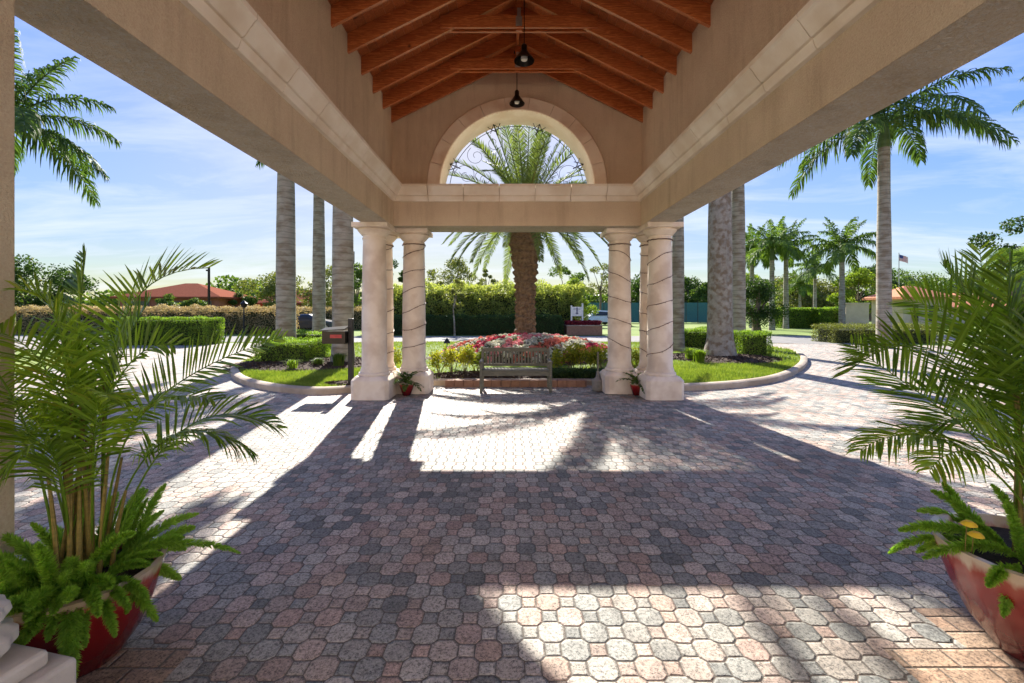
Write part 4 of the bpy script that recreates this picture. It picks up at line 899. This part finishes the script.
# ------------------------------------------------------------ bench
t = thing('bench', 'weathered grey wooden slatted bench in front of the flower bed', 'bench', (.12, 9.45, 0)); bx0, bx1 = -.62, .86; by = 9.30
for s, x in ((0, bx0+.03), (1, bx1-.03)):
    b = MB(); b.box(x-.03, x+.03, by-.03, by+.03, 0, .60); b.build('front_leg', M['teak'], t, bevel=.006)
    b = MB(); b.beam((x, by+.48, 0), (x, by+.52, .42), .06, .06, Vector((0,1,0))); b.beam((x, by+.52, .42), (x, by+.61, .83), .06, .055, Vector((0,1,0))); b.build('back_leg', M['teak'], t, bevel=.006)
    b = MB(); b.box(x-.04, x+.04, by-.06, by+.53, .601, .632); b.build('armrest', M['teak'], t, bevel=.008)
    b = MB(); b.box(x-.02, x+.02, by+.03, by+.46, .36, .42); b.build('side_rail', M['teak'], t, bevel=.004)
b = MB()
for k in range(5): b.box(bx0+.065, bx1-.065, by-.02+k*.10, by+.065+k*.10, .425, .45)
b.build('seat', M['teak'], t, bevel=.005)
b = MB(); b.box(bx0+.065, bx1-.065, by-.018, by+.015, .335, .422); b.build('seat_apron', M['teak'], t, bevel=.004)
yb = lambda z: by+.52+(z-.42)*.217
b = MB(); b.beam((bx0+.06, yb(.82), .82), (bx1-.06, yb(.82), .82), .035, .085); b.build('top_rail', M['teak'], t, bevel=.008)
b = MB(); b.beam((bx0+.06, yb(.5), .50), (bx1-.06, yb(.5), .50), .03, .055); b.build('lower_rail', M['teak'], t, bevel=.005)
nS = 19
for k in range(nS):
    x = bx0+.11+(bx1-bx0-.22)*k/(nS-1); b = MB(); b.beam((x, yb(.525), .525), (x, yb(.78), .78), .042, .014, Vector((0,1,0))); b.build('back_slat', M['teak'], t)

# ------------------------------------------------------------ mailbox / post, receptacle, small pots
t = thing('mailbox', 'dark mailbox with a red flag plate on a black post beside the left columns', 'mailbox', (at(352,311,9.6).x, 9.6, .1)); mx_ = at(351,311,9.6).x
b = MB(); b.box(mx_-.05, mx_+.05, 9.55, 9.65, 0, 1.50); b.build('post', M['iron'], t, bevel=.008)
b = MB(); b.box(mx_-.53, mx_-.052, 9.40, 9.62, .98, 1.24)
b.add([(mx_-.56, 9.37, 1.24), (mx_-.052, 9.37, 1.27), (mx_-.052, 9.65, 1.33), (mx_-.56, 9.65, 1.29), (mx_-.56, 9.37, 1.26), (mx_-.052, 9.37, 1.29), (mx_-.052, 9.65, 1.35), (mx_-.56, 9.65, 1.31)], [(0,3,2,1),(4,5,6,7),(0,1,5,4),(1,2,6,5),(2,3,7,6),(3,0,4,7)])
b.build('box', M['bronze'], t)
b = MB(); b.box(mx_-.36, mx_-.12, 9.392, 9.399, 1.10, 1.17); b.build('red_plate', plain('faded_red_plate', (.45, .04, .035), .5), t)
rx = at(598,311,9.55).x; t = thing('ash_receptacle', 'grey stone bottle-shaped ash receptacle with a thin neck beside the right column', 'ash receptacle', (rx, 9.55, 0))
b = MB(); b.lathe((rx, 9.55, 0), [(.115, 0), (.13, .02), (.128, .19), (.12, .215), (.05, .27), (.035, .36), (.028, .40)], 24); b.build('body', noisy('grey_cast_concrete', (.20,.19,.17), (.30,.28,.26), 10, .9), t, smooth=True)
b = MB(); b.tube([(rx, 9.55, .39), (rx, 9.55, .80)], .022, 10); b.build('neck', M['teak'], t, smooth=True)
b = MB(); 
def small_pot(x, y, r, h, label, n=13, L=.42):
    t = thing('small_potted_fern', label, 'potted plant', (x, y, 0), 'small red pots at the column feet')
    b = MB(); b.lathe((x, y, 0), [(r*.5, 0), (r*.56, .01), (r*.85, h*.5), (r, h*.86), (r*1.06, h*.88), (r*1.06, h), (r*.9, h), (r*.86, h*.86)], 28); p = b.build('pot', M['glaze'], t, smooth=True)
    b = MB(); b.lathe((x, y, h*.8), [(.001, .02), (r*.85, .01)], 16, False); b.build('soil', M['soil'], t)
    for i in range(n):
        az = i*2.4; el = 1.15-.75*(i % 3)/2; b = MB(); pts = arc_pts((x, y, h*.85), az, el, L*random.uniform(.8, 1.15), 1.5, 9); frond_mesh(b, pts, .2, 16, .11, .022, .8, .2, .3, 0, .005, .1, .1, .4); b.build('frond', M['small_fern'], t)
small_pot(at(407,311,9.0).x, 8.98, .145, .25, 'small red glazed pot of arching ferns between the left columns')
small_pot(at(635.5,311,9.1).x, 9.0, .135, .24, 'small red glazed pot of arching ferns between the right columns')
sx = at(447,311,20.5).x; t = thing('garden_light', 'small dark hooded garden light on the island lawn behind the yellow shrubs', 'garden light', (sx, 17.5, .12)); sx = at(447,311,17.5).x
b = MB(); b.tube([(sx, 17.5, .1), (sx, 17.5, .45)], .02, 6); b.build('stake', M['iron'], t); b = MB(); b.lathe((sx, 17.5, .42), [(.13, 0), (.12, .05), (.05, .16), (.02, .2)], 12); b.build('hood', M['iron'], t)
t.location = (sx, 17.5, .12)
for ch in t.children: ch.matrix_parent_inverse = Matrix.Translation((-sx, -17.5, -.12))

# ------------------------------------------------------------ big potted palms in the foreground
def big_pot(t, x, y, R, rb, h):
    b = MB(); flute = lambda a, z: 1+.004*math.sin(a*22)
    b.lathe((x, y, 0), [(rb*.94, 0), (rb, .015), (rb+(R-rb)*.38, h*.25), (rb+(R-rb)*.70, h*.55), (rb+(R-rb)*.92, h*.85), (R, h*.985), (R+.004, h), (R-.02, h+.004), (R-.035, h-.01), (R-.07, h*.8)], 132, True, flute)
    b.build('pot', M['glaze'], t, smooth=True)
    b = MB(); b.lathe((x, y, h-.05), [(.001, .02), (R*.5, .015), (R-.04, 0)], 32, False); b.build('soil', M['soil'], t)
def plume(t, p0, d, L, r, seed, mat='fern', n=900):
    """one foxtail fern plume: a bent stem bristling with needles"""
    b = MB(); r_ = np.random.default_rng(seed); p = Vector(p0); d = Vector(d).normalized(); pts = [p.copy()]
    for i in range(10): p = p+d*L/10; pts.append(p.copy()); d = (d+Vector((0, 0, -.10))).normalized()
    P = np.array([tuple(q) for q in pts]); u = r_.uniform(.02, 1, n); s = u*10; i0 = np.clip(s.astype(int), 0, 9); f = (s-i0)[:,None]; C = P[i0]*(1-f)+P[i0+1]*f; T = nrm(P[i0+1]-P[i0])
    D = nrm(np.cross(T, r_.normal(size=(n, 3)))); D = nrm(D+T*.9+r_.normal(0, .15, (n, 3))); rr = (r*np.clip(np.sin(PI*(u*.86+.12))**.6, .15, 1)*r_.uniform(.75, 1.1, n))[:,None]; W_ = nrm(np.cross(D, r_.normal(size=(n, 3))))*.0024
    E = C+D*rr; mid = C+D*rr*.5; V = np.stack([C-W_*.5, mid-W_*1.3, E, mid+W_*1.3], 1).reshape(-1, 3); b.addnp(V, np.arange(4*n).reshape(-1, 4)); b.tube(pts, .003, 4)
    b.build('fern_plume', M[mat], t)
def areca(t, base, spec, stems, seed):
    r_ = random.Random(seed)
    for (P0, P1, P2, P3, t0, n, ll, lw, roll, lift, dr) in spec:
        b = MB(); pts = bez(P0, P1, P2, P3, 18); frond_mesh(b, pts, t0, n, ll, lw, .85, lift, dr, roll, .007, .06, .08, .4, seed=r_.randrange(99999)); b.build('frond', M['areca'], t)
    for (a, c) in stems:
        b = MB(); a = Vector(a); c = Vector(c); m_ = a.lerp(c, .5)+Vector((0, 0, .04)); b.tube([a, m_, c], [.012, .009, .006], 7); b.build('stem', M['areca_stem'], t)
def potted(label, cx_, cy_, R, rb, h, targets, nrand, seed, side, plumes):
    t = thing('potted_palm', label, 'potted palm', (cx_, cy_, 0), 'large potted palms by the canopy edge'); big_pot(t, cx_, cy_, R, rb, h); r_ = random.Random(seed); spec = []; stems = []
    for k, (tip, midp, n, ll, roll, lift, dr) in enumerate(targets):
        a = r_.uniform(0, 6.28); q = r_.uniform(.02, .13); P0 = Vector((cx_+q*math.cos(a), cy_+q*math.sin(a), h-.04)); mid = Vector(midp); tip = Vector(tip)
        P1 = P0+Vector(((mid.x-P0.x)*.25, (mid.y-P0.y)*.25, (mid.z-P0.z)*.75)); P2 = mid*1.25-(P0+tip)*.125
        spec.append((P0, P1, P2, tip, .5, int(n*1.2), ll, .0125, roll, lift, dr)); stems.append((P0, P0.lerp(P1, 1.0)))
    for k in range(nrand):
        az = side+r_.uniform(-1.0, 1.0)*1.9; Lh = r_.uniform(.45, .85); hh = r_.uniform(.75, 1.45); a = r_.uniform(0, 6.28); q = r_.uniform(.02, .15); P0 = Vector((cx_+q*math.cos(a), cy_+q*math.sin(a), h-.04)); d = Vector((math.cos(az), math.sin(az), 0))
        P1 = P0+d*Lh*.12+Vector((0, 0, hh*.6)); P2 = P0+d*Lh*.5+Vector((0, 0, hh*1.05)); P3 = P0+d*Lh*1.15+Vector((0, 0, hh*r_.uniform(.6, .95))); spec.append((P0, P1, P2, P3, .42, 44, r_.uniform(.28, .36), .0125, r_.uniform(-.5, .5), .3, .35)); stems.append((P0, P0+(P1-P0)*.75))
    areca(t, None, spec, stems, seed)
    for k, (px, Yp, dx, dy, dz, L, r) in enumerate(plumes): plume(t, px, (dx, dy, dz), L, r, seed*100+k)
    return t
A = at
LX, LY = -2.07, 2.18
lt = [  # tip, a point on the way, leaflets, leaflet length, roll, lift, droop
    (A(252,452,2.45), A(175,418,2.35), 40, .30, .15, .10, .75),
    (A(282,338,2.5), A(168,385,2.4), 36, .27, -.9, .45, .10),
    (A(208,268,2.2), A(112,300,2.2), 38, .36, -.5, .5, .12),
    (A(85,255,2.4), A(80,330,2.3), 40, .36, 1.2, .35, .15),
    (A(20,290,2.0), A(70,320,2.1), 36, .36, .5, .4, .25),
    (A(-30,330,2.1), A(45,350,2.1), 36, .36, .3, .35, .4),
    (A(-20,420,1.95), A(40,400,2.05), 34, .32, -.2, .2, .5),
    (A(5,470,1.9), A(50,430,2.0), 30, .30, .1, .2, .6),
    (A(150,300,2.7), A(120,360,2.5), 36, .36, .9, .4, .2),
    (A(215,400,2.1), A(140,400,2.15), 32, .28, -.3, .3, .4),
    (A(40,300,2.6), A(85,350,2.5), 36, .36, -.8, .4, .2),
    (A(110,400,1.9), A(95,395,2.05), 30, .28, .4, .2, .5),
    (A(175,345,2.2), A(125,360,2.2), 34, .34, -1.0, .5, .15)]
def ring_plumes(cx_, cy_, R, h, n, seed, a0, a1, extra=[]):
    r_ = random.Random(seed); out = []
    for k in range(n):
        a = a0+(a1-a0)*(k+.5)/n+r_.uniform(-.15, .15); q = R*r_.uniform(.1, .85); el = r_.choice([-.1, .3, .7, 1.0, 1.3]); d = (math.cos(a)*math.cos(el), math.sin(a)*math.cos(el), math.sin(el))
        out.append(((cx_+q*math.cos(a), cy_+q*math.sin(a), h-.02), 0, *d, r_.uniform(.20, .38), r_.uniform(.034, .05)))
    return out+extra
rq = random.Random(77); front = []
for k in range(30):
    a = -1.75+rq.uniform(-1.5, 1.1); q = rq.uniform(.12, .30); el = rq.choice([-.3, .1, .45, .8, 1.1]); front.append(((LX+q*math.cos(a), LY+q*math.sin(a), .42), 0, math.cos(a)*math.cos(el), math.sin(a)*math.cos(el), math.sin(el), rq.uniform(.18, .30), rq.uniform(.042, .055)))
pl = front+ring_plumes(LX, LY, .34, .42, 62, 3, 1.0, 7.28, [((LX+.15, LY+.1, .43), 0, .9, .35, .28, .52, .035), ((LX+.2, LY-.2, .42), 0, .45, -.6, -.5, .34, .04), ((LX+.05, LY-.27, .42), 0, .1, -.6, -.7, .34, .04), ((LX-.1, LY-.25, .42), 0, -.1, -.6, -.7, .32, .04)])
potted('areca palm with bushy foxtail fern in a red glazed pot by the left pier', LX, LY, .34, .18, .42, lt, 4, 21, 1.2, pl)
RX, RY = 2.60, 2.20
rt = [
    (A(848,372,2.3), A(935,330,2.3), 42, .40, -.5, .5, .12),
    (A(905,300,2.5), A(975,330,2.4), 40, .40, -.9, .5, .1),
    (A(860,450,2.25), A(930,425,2.3), 38, .30, .1, .15, .5),
    (A(852,345,2.5), A(915,400,2.4), 40, .34, -.9, .4, .15),
    (A(940,262,2.3), A(985,330,2.3), 40, .40, .8, .45, .1),
    (A(1010,262,2.1), A(1005,340,2.2), 40, .40, -1.1, .4, .12),
    (A(1060,300,2.2), A(1020,360,2.25), 40, .36, .5, .4, .2),
    (A(930,470,2.1), A(970,440,2.2), 30, .28, .2, .2, .5),
    (A(1050,420,1.95), A(1010,420,2.1), 34, .32, .2, .2, .5),
    (A(980,250,2.6), A(990,350,2.5), 38, .38, 0, .4, .15),
    (A(900,390,2.6), A(965,400,2.5), 34, .32, -.4, .4, .25),
    (A(1080,250,2.0), A(1030,350,2.1), 38, .38, -.5, .4, .2),
    (A(960,420,1.95), A(985,420,2.1), 32, .28, .8, .3, .4)]
pr = ring_plumes(RX, RY, .42, .5, 14, 8, 1.8, 4.4, [((RX-.18, RY-.02, .5), 0, -.9, .1, .3, .42, .05), ((RX-.18, RY+.08, .5), 0, -.9, .3, .45, .4, .05), ((RX-.25, RY-.1, .5), 0, -.5, -.2, -.5, .26, .04)])
potted('areca palm in a red glazed pot with cream rim at the right canopy edge', RX, RY, .42, .20, .50, rt, 3, 33, 2.0, pr)
# two yellow flower heads at the rim of the right pot
for k, (px, py) in enumerate(((969, 524), (976, 535))):
    p = A(px, py, 2.08); b = MB(); b.lathe((p.x, p.y, p.z), [(.001, .012), (.014, .014), (.026, .004), (.03, -.004), (.012, -.012)], 14); tt = tag(b.build('yellow_bloom', plain('yellow_bloom', (.75, .50, .02), .6), smooth=True), ('upper' if k == 0 else 'lower')+' of two round yellow blooms at the rim of the right pot', 'flower', 'yellow blooms at the right pot')
    b = MB(); b.tube([(p.x, p.y, p.z), (p.x+.05, p.y+.06, p.z-.03), (p.x+.1, p.y+.12, .47)], .0025, 4); b.build('stalk', M['areca_stem'], tt)

# stepped stone pedestal with a fluted urn foot, bottom left
px_, py_ = -1.93, 1.55
t = thing('stone_pedestal', 'weathered white stepped stone pedestal with a lobed urn at the lower left corner', 'pedestal', (px_, py_, 0))
Rm = Matrix.Translation((px_, py_, 0)) @ Matrix.Rotation(math.radians(-12), 4, 'Z')
b = MB(); b.box(-.24, .24, -.24, .24, 0, .345, Rm); b.build('lower_step', M['plinth'], t, bevel=.015)
b = MB(); b.box(-.185, .185, -.185, .185, .346, .405, Rm); b.build('upper_step', M['plinth'], t, bevel=.015)
b = MB(); b.lathe((px_-.02, py_+.02, 0), [(.10, .406), (.13, .42), (.16, .455), (.16, .49), (.115, .52), (.125, .535), (.145, .565), (.14, .59), (.11, .61), (.09, .59)], 64, True, lambda a, z: 1+.09*abs(math.sin(a*6))); b.build('lobed_urn', M['plinth'], t, smooth=True)

# ------------------------------------------------------------ far things
def car(name, label, cx_, cy_, rot, paint, L=4.5, W=1.8, Hh=1.45, suv=False):
    t = thing(name, label, 'car', (0, 0, 0)); 
    if suv: top = [(-2.2, .55), (-2.22, .95), (-1.95, 1.05), (-1.75, 1.66), (-.1, 1.74), (.75, 1.66), (1.25, 1.08), (2.1, .92), (2.25, .6), (2.22, .35), (-2.2, .35)]
    else: top = [(-2.25, .45), (-2.25, .85), (-1.75, .95), (-1.15, 1.38), (.1, 1.43), (.95, .98), (2.0, .80), (2.25, .6), (2.22, .3), (-2.2, .3)]
    b = MB(); n = len(top); v = []
    zc = 1.0
    for sy in (-1, 1):
        for x, z in top: v.append((x, sy*(W/2-(.16*(z-zc)/.6 if z > zc else 0)), z))
    b.add(v, [tuple(range(n)), tuple(range(2*n-1, n-1, -1))]+[(i, n+i, n+(i+1) % n, (i+1) % n) for i in range(n)]); b.build('body', paint, t, bevel=.05)
    g = [(-1.6, 1.12), (-1.5, 1.52), (-.15, 1.60), (.6, 1.52), (1.0, 1.12)] if suv else [(-1.45, 1.0), (-1.0, 1.30), (.08, 1.35), (.75, 1.0)]
    for sy in (-1, 1):
        b = MB(); vv = [(x, sy*(W/2+.004-(.16*(z-zc)/.6)), z) for x, z in g]+[(x, sy*(W/2-.03-(.16*(z-zc)/.6)), z) for x, z in g]; m_ = len(g)
        b.add(vv, [tuple(range(m_)), tuple(range(2*m_-1, m_-1, -1))]+[(i, m_+i, m_+(i+1) % m_, (i+1) % m_) for i in range(m_)]); b.build('side_window', M['glass_dark'], t)
        for x in (-1.4, 1.4):
            b = MB(); b.tube([(x, sy*(W/2-.2), .34), (x, sy*(W/2+.01), .34)], .34, 20); wh = b.build('wheel', M['iron'], t); b = MB(); b.tube([(x, sy*(W/2), .34), (x, sy*(W/2+.02), .34)], .2, 14); b.build('rim', M['metal'], wh)
        b = MB(); b.box(2.16, 2.27, sy*.62-.14, sy*.62+.14, .62, .74); b.build('headlight', M['lamp_glass'], t)
    t.location = (cx_, cy_, 0); t.rotation_euler = (0, 0, rot); return t
car('parked_car', 'white sport utility car parked beyond the brick planter', at(597,311,54).x, 54, PI+.25, plain('white_car_paint', (.68, .70, .74), .25, 0, .8), suv=True)
car('parked_car', 'dark blue car half hidden behind the left palm trunks', at(311,311,36.5).x, 36.5, .08, plain('blue_black_car_paint', (.02, .035, .07), .25, 0, .8))
car('parked_car', 'dark car glimpsed under the trees right of the columns', at(704,311,66).x, 66, .3, plain('grey_car_paint', (.10, .10, .11), .3, 0, .6), suv=True)
# sign and its planter
Y = 31.9; x0, x1 = at(571.5,311,Y).x, at(582.5,311,Y).x
t = thing('sign', 'white two-post sign standing in the brick planter beyond the road', 'sign', ((x0+x1)/2, Y, 0))
for x, top in ((x0, 2.05), (x1, 2.2)): b = MB(); b.box(x-.05, x+.05, Y-.05, Y+.05, .3, top); b.build('post', M['white'], t)
b = MB(); b.box(x0+.055, x1-.055, Y-.03, Y+.03, 1.30, 1.95); b.build('panel', M['white'], t)
b = MB(); xm = (x0+x1)/2
for dz, wd in ((.48, .5), (.36, .12), (.20, .14), (.15, .2)): b.box(xm-wd/2, xm+wd/2, Y-.035, Y-.031, 1.3+dz, 1.3+dz+.04)
b.box(xm-.04, xm+.04, Y-.037, Y-.034, 1.42, 1.90); b.build('faded_emblem', plain('faded_navy', (.08, .09, .18), .6), t)
t = thing('brick_planter', 'curved brick planter with red flowers below the white sign', 'planter', (at(580,311,32).x, 32, 0)); xa, xb = 3.9, at(601,311,31.6).x
b = MB(); b.box(xa, xb, 31.1, 32.8, 0, .62); b.build('wall', M['brick'], t, bevel=.02); b = MB(); b.box(xa-.04, xb+.04, 31.05, 32.85, .621, .69); b.build('cap', M['kerb'], t, bevel=.01)
b = MB(); n = 3000; leaf_quads(b, np.stack([rng.uniform(xa, xb, n), rng.uniform(31.2, 32.7, n), .7+rng.uniform(0, .28, n)], 1), np.tile([0, -.3, 1.], (n, 1)), .06, .7, .6); b.build('flowers', M['petal_dark_red'], t)
# court fence
t = thing('court_fence', 'tall green mesh court fence beyond the car park', 'fence', (14, 62, 0)); cf = plain('green_windscreen_mesh', (.05, .16, .15), .8)
for k in range(15):
    x = 8+k*1.6; b = MB(); b.tube([(x, 62, 0), (x, 62, 3.1)], .04, 6); b.build('post', M['iron'], t)
    if k < 14: b = MB(); b.box(x+.05, x+1.55, 61.99, 62.01, .1, 2.8); b.build('mesh_panel', cf, t)
# houses
def house(label, x0, x1, y, D, ze, zr, wall, roof, wins, hip=3.0, ov=.6, z0=0, hang=None):
    t = thing('house', label, 'house', ((x0+x1)/2, y, 0)); b = MB(); b.box(x0, x1, y, y+D, z0, ze); b.build('wall', wall, t)
    b = MB(); e = [(x0-ov, y-ov, ze), (x1+ov, y-ov, ze), (x1+ov, y+D+ov, ze), (x0-ov, y+D+ov, ze)]; r = [(x0+hip, y+D/2, zr), (x1-hip, y+D/2, zr)]
    b.add([(p[0], p[1], p[2]-.25) for p in e]+e+r, [(3,2,1,0), (0,1,5,4), (1,2,6,5), (2,3,7,6), (3,0,4,7), (4,5,9,8), (5,6,9), (6,7,8,9), (7,4,8)]); b.build('roof', roof, t)
    for (a, c, zb, zt) in wins:
        b = MB(); b.box(a, c, y-.06, y-.01, zb, zt); wq = b.build('window', M['glass_dark'], t); b = MB(); b.box(a-.08, a, y-.07, y-.01, zb, zt); b.box(c, c+.08, y-.07, y-.01, zb, zt); b.box(a-.08, c+.08, y-.08, y-.01, zt, zt+.12); b.build('frame', wall, wq)
house('wide red house with a low terracotta hip roof beyond the brown hedge', at(118,311,62).x, at(219,311,62).x, 62, 9, 3.6, 5.7, M['far_wall'], M['tile'], [(at(165,311,62).x, at(192,311,62).x, .8, 3.0), (at(197,311,62).x, at(212,311,62).x, .8, 3.0), (at(125,311,62).x, at(150,311,62).x, .8, 3.0)], 6.0)
house('smaller red house with tiled roof between the dark tree and the left trunks', at(250,311,74).x, at(330,311,74).x, 74, 9, 3.0, 5.3, M['far_wall'], M['tile'], [(at(262,311,74).x, at(268,311,74).x, .8, 2.4), (at(300,311,74).x, at(310,311,74).x, .8, 2.4)], 5)
house('beige gatehouse with an orange tiled roof behind the right potted palm', at(903,311,46).x, at(948,311,46).x, 46, 4, 3.1, 4.3, M['beige_wall'], M['tile_r'], [(at(912,311,46).x, at(918,311,46).x, .6, 2.2), (at(928,311,46).x, at(936,311,46).x, .6, 2.2)], 1.8)
house('long low house with red tiled roof behind the fronds at the right edge', at(950,311,52).x, at(1090,311,52).x, 52, 9, 2.1, 3.9, M['beige_wall'], M['tile_r'], [(at(1000,311,52).x, at(1010,311,52).x, .6, 1.7)], 5)
b = MB(); b.box(at(846,311,42).x, at(869,311,42).x, 42, 42.4, 0, 2.3); b.box(at(846,311,42).x-.08, at(869,311,42).x+.08, 41.95, 42.45, 2.3, 2.42); tag(b.build('garden_wall', M['beige_wall']), 'pinkish beige garden wall between the far hedge and the tall palm', 'wall')
# poles, flag
x = at(209,311,45).x; t = thing('utility_pole', 'thin dark pole in front of the red-roofed house', 'pole', (x, 45, 0)); b = MB(); b.tube([(x, 45, 0), (x, 45, 6.0)], [.13, .11], 8); b.build('pole', M['bronze'], t); b = MB(); b.box(x-.25, x+.05, 44.9, 45.1, 5.6, 5.75); b.build('arm', M['bronze'], t)
x = at(244,311,30.8).x; t = thing('street_lamp', 'black lamp post with a globe lantern in front of the brown hedge', 'street lamp', (x, 31.6, 0)); x = at(244,311,31.6).x; t.location.x = x
b = MB(); b.lathe((x, 31.6, 0), [(.12, 0), (.12, .2), (.055, .3), (.045, 1.9)], 10); b.build('post', M['iron'], t); b = MB(); b.lathe((x, 31.6, 1.9), [(.08, 0), (.17, .06), (.22, .25), (.24, .28), (.1, .40), (.02, .5)], 14); b.build('lantern', M['bronze'], t, smooth=True)
x = at(345,311,50).x; t = thing('utility_pole', 'thin dark pole showing above the trees beside the left column', 'pole', (at(354,311,50).x, 50, 0)); x = at(354,311,50).x; b = MB(); b.tube([(x, 50, 0), (x, 50, 8.2)], [.1, .07], 8); b.build('pole', M['bronze'], t)
x = at(899,311,50).x; t = thing('flagpole', 'slim flagpole with a small flag beyond the gatehouse', 'flagpole', (x, 55, 0)); x = at(899,311,55).x; t.location.x = x
b = MB(); b.tube([(x, 55, 0), (x, 55, 8.7)], [.06, .04], 8); b.build('pole', M['metal'], t)
V = []; Fq = []; nx, nz = 10, 7
for i in range(nx):
    for j in range(nz): u = i/(nx-1); V.append((x+.05+u*1.1, 55+.12*math.sin(u*7), 8.5-.75*j/(nz-1)-.35*u+.04*math.sin(u*6)))
Fq = [(i*nz+j, (i+1)*nz+j, (i+1)*nz+j+1, i*nz+j+1) for i in range(nx-1) for j in range(nz-1)]
def flag_mat():
    m, nt, b = newmat('red_white_blue_flag_cloth'); tcn = N(nt, 'ShaderNodeTexCoord'); sp = N(nt, 'ShaderNodeSeparateXYZ'); nt.links.new(tcn.outputs['Generated'], sp.inputs[0])
    ad = N(nt, 'ShaderNodeMath', operation='MULTIPLY_ADD'); nt.links.new(sp.outputs[0], ad.inputs[0]); ad.inputs[1].default_value = .32; nt.links.new(sp.outputs[2], ad.inputs[2])
    s1 = N(nt, 'ShaderNodeMath', operation='MULTIPLY'); nt.links.new(ad.outputs[0], s1.inputs[0]); s1.inputs[1].default_value = 9; fr = N(nt, 'ShaderNodeMath', operation='FRACT'); nt.links.new(s1.outputs[0], fr.inputs[0])
    c = ramp(nt, fr.outputs[0], [(.49, (.5, .03, .04)), (.51, (.7, .68, .66))]); a1 = N(nt, 'ShaderNodeMath', operation='LESS_THAN'); nt.links.new(sp.outputs[0], a1.inputs[0]); a1.inputs[1].default_value = .42
    a2 = N(nt, 'ShaderNodeMath', operation='GREATER_THAN'); nt.links.new(ad.outputs[0], a2.inputs[0]); a2.inputs[1].default_value = .68; mm = N(nt, 'ShaderNodeMath', operation='MULTIPLY'); nt.links.new(a1.outputs[0], mm.inputs[0]); nt.links.new(a2.outputs[0], mm.inputs[1])
    x_ = N(nt, 'ShaderNodeMixRGB'); nt.links.new(mm.outputs[0], x_.inputs[0]); nt.links.new(c, x_.inputs[1]); x_.inputs[2].default_value = (.03, .05, .2, 1); nt.links.new(x_.outputs[0], b.inputs['Base Color']); return m
b = MB(); b.add(V, Fq); fo = b.build('flag', flag_mat(), t); sm = fo.modifiers.new('cloth_thickness', 'SOLIDIFY'); sm.thickness = .01
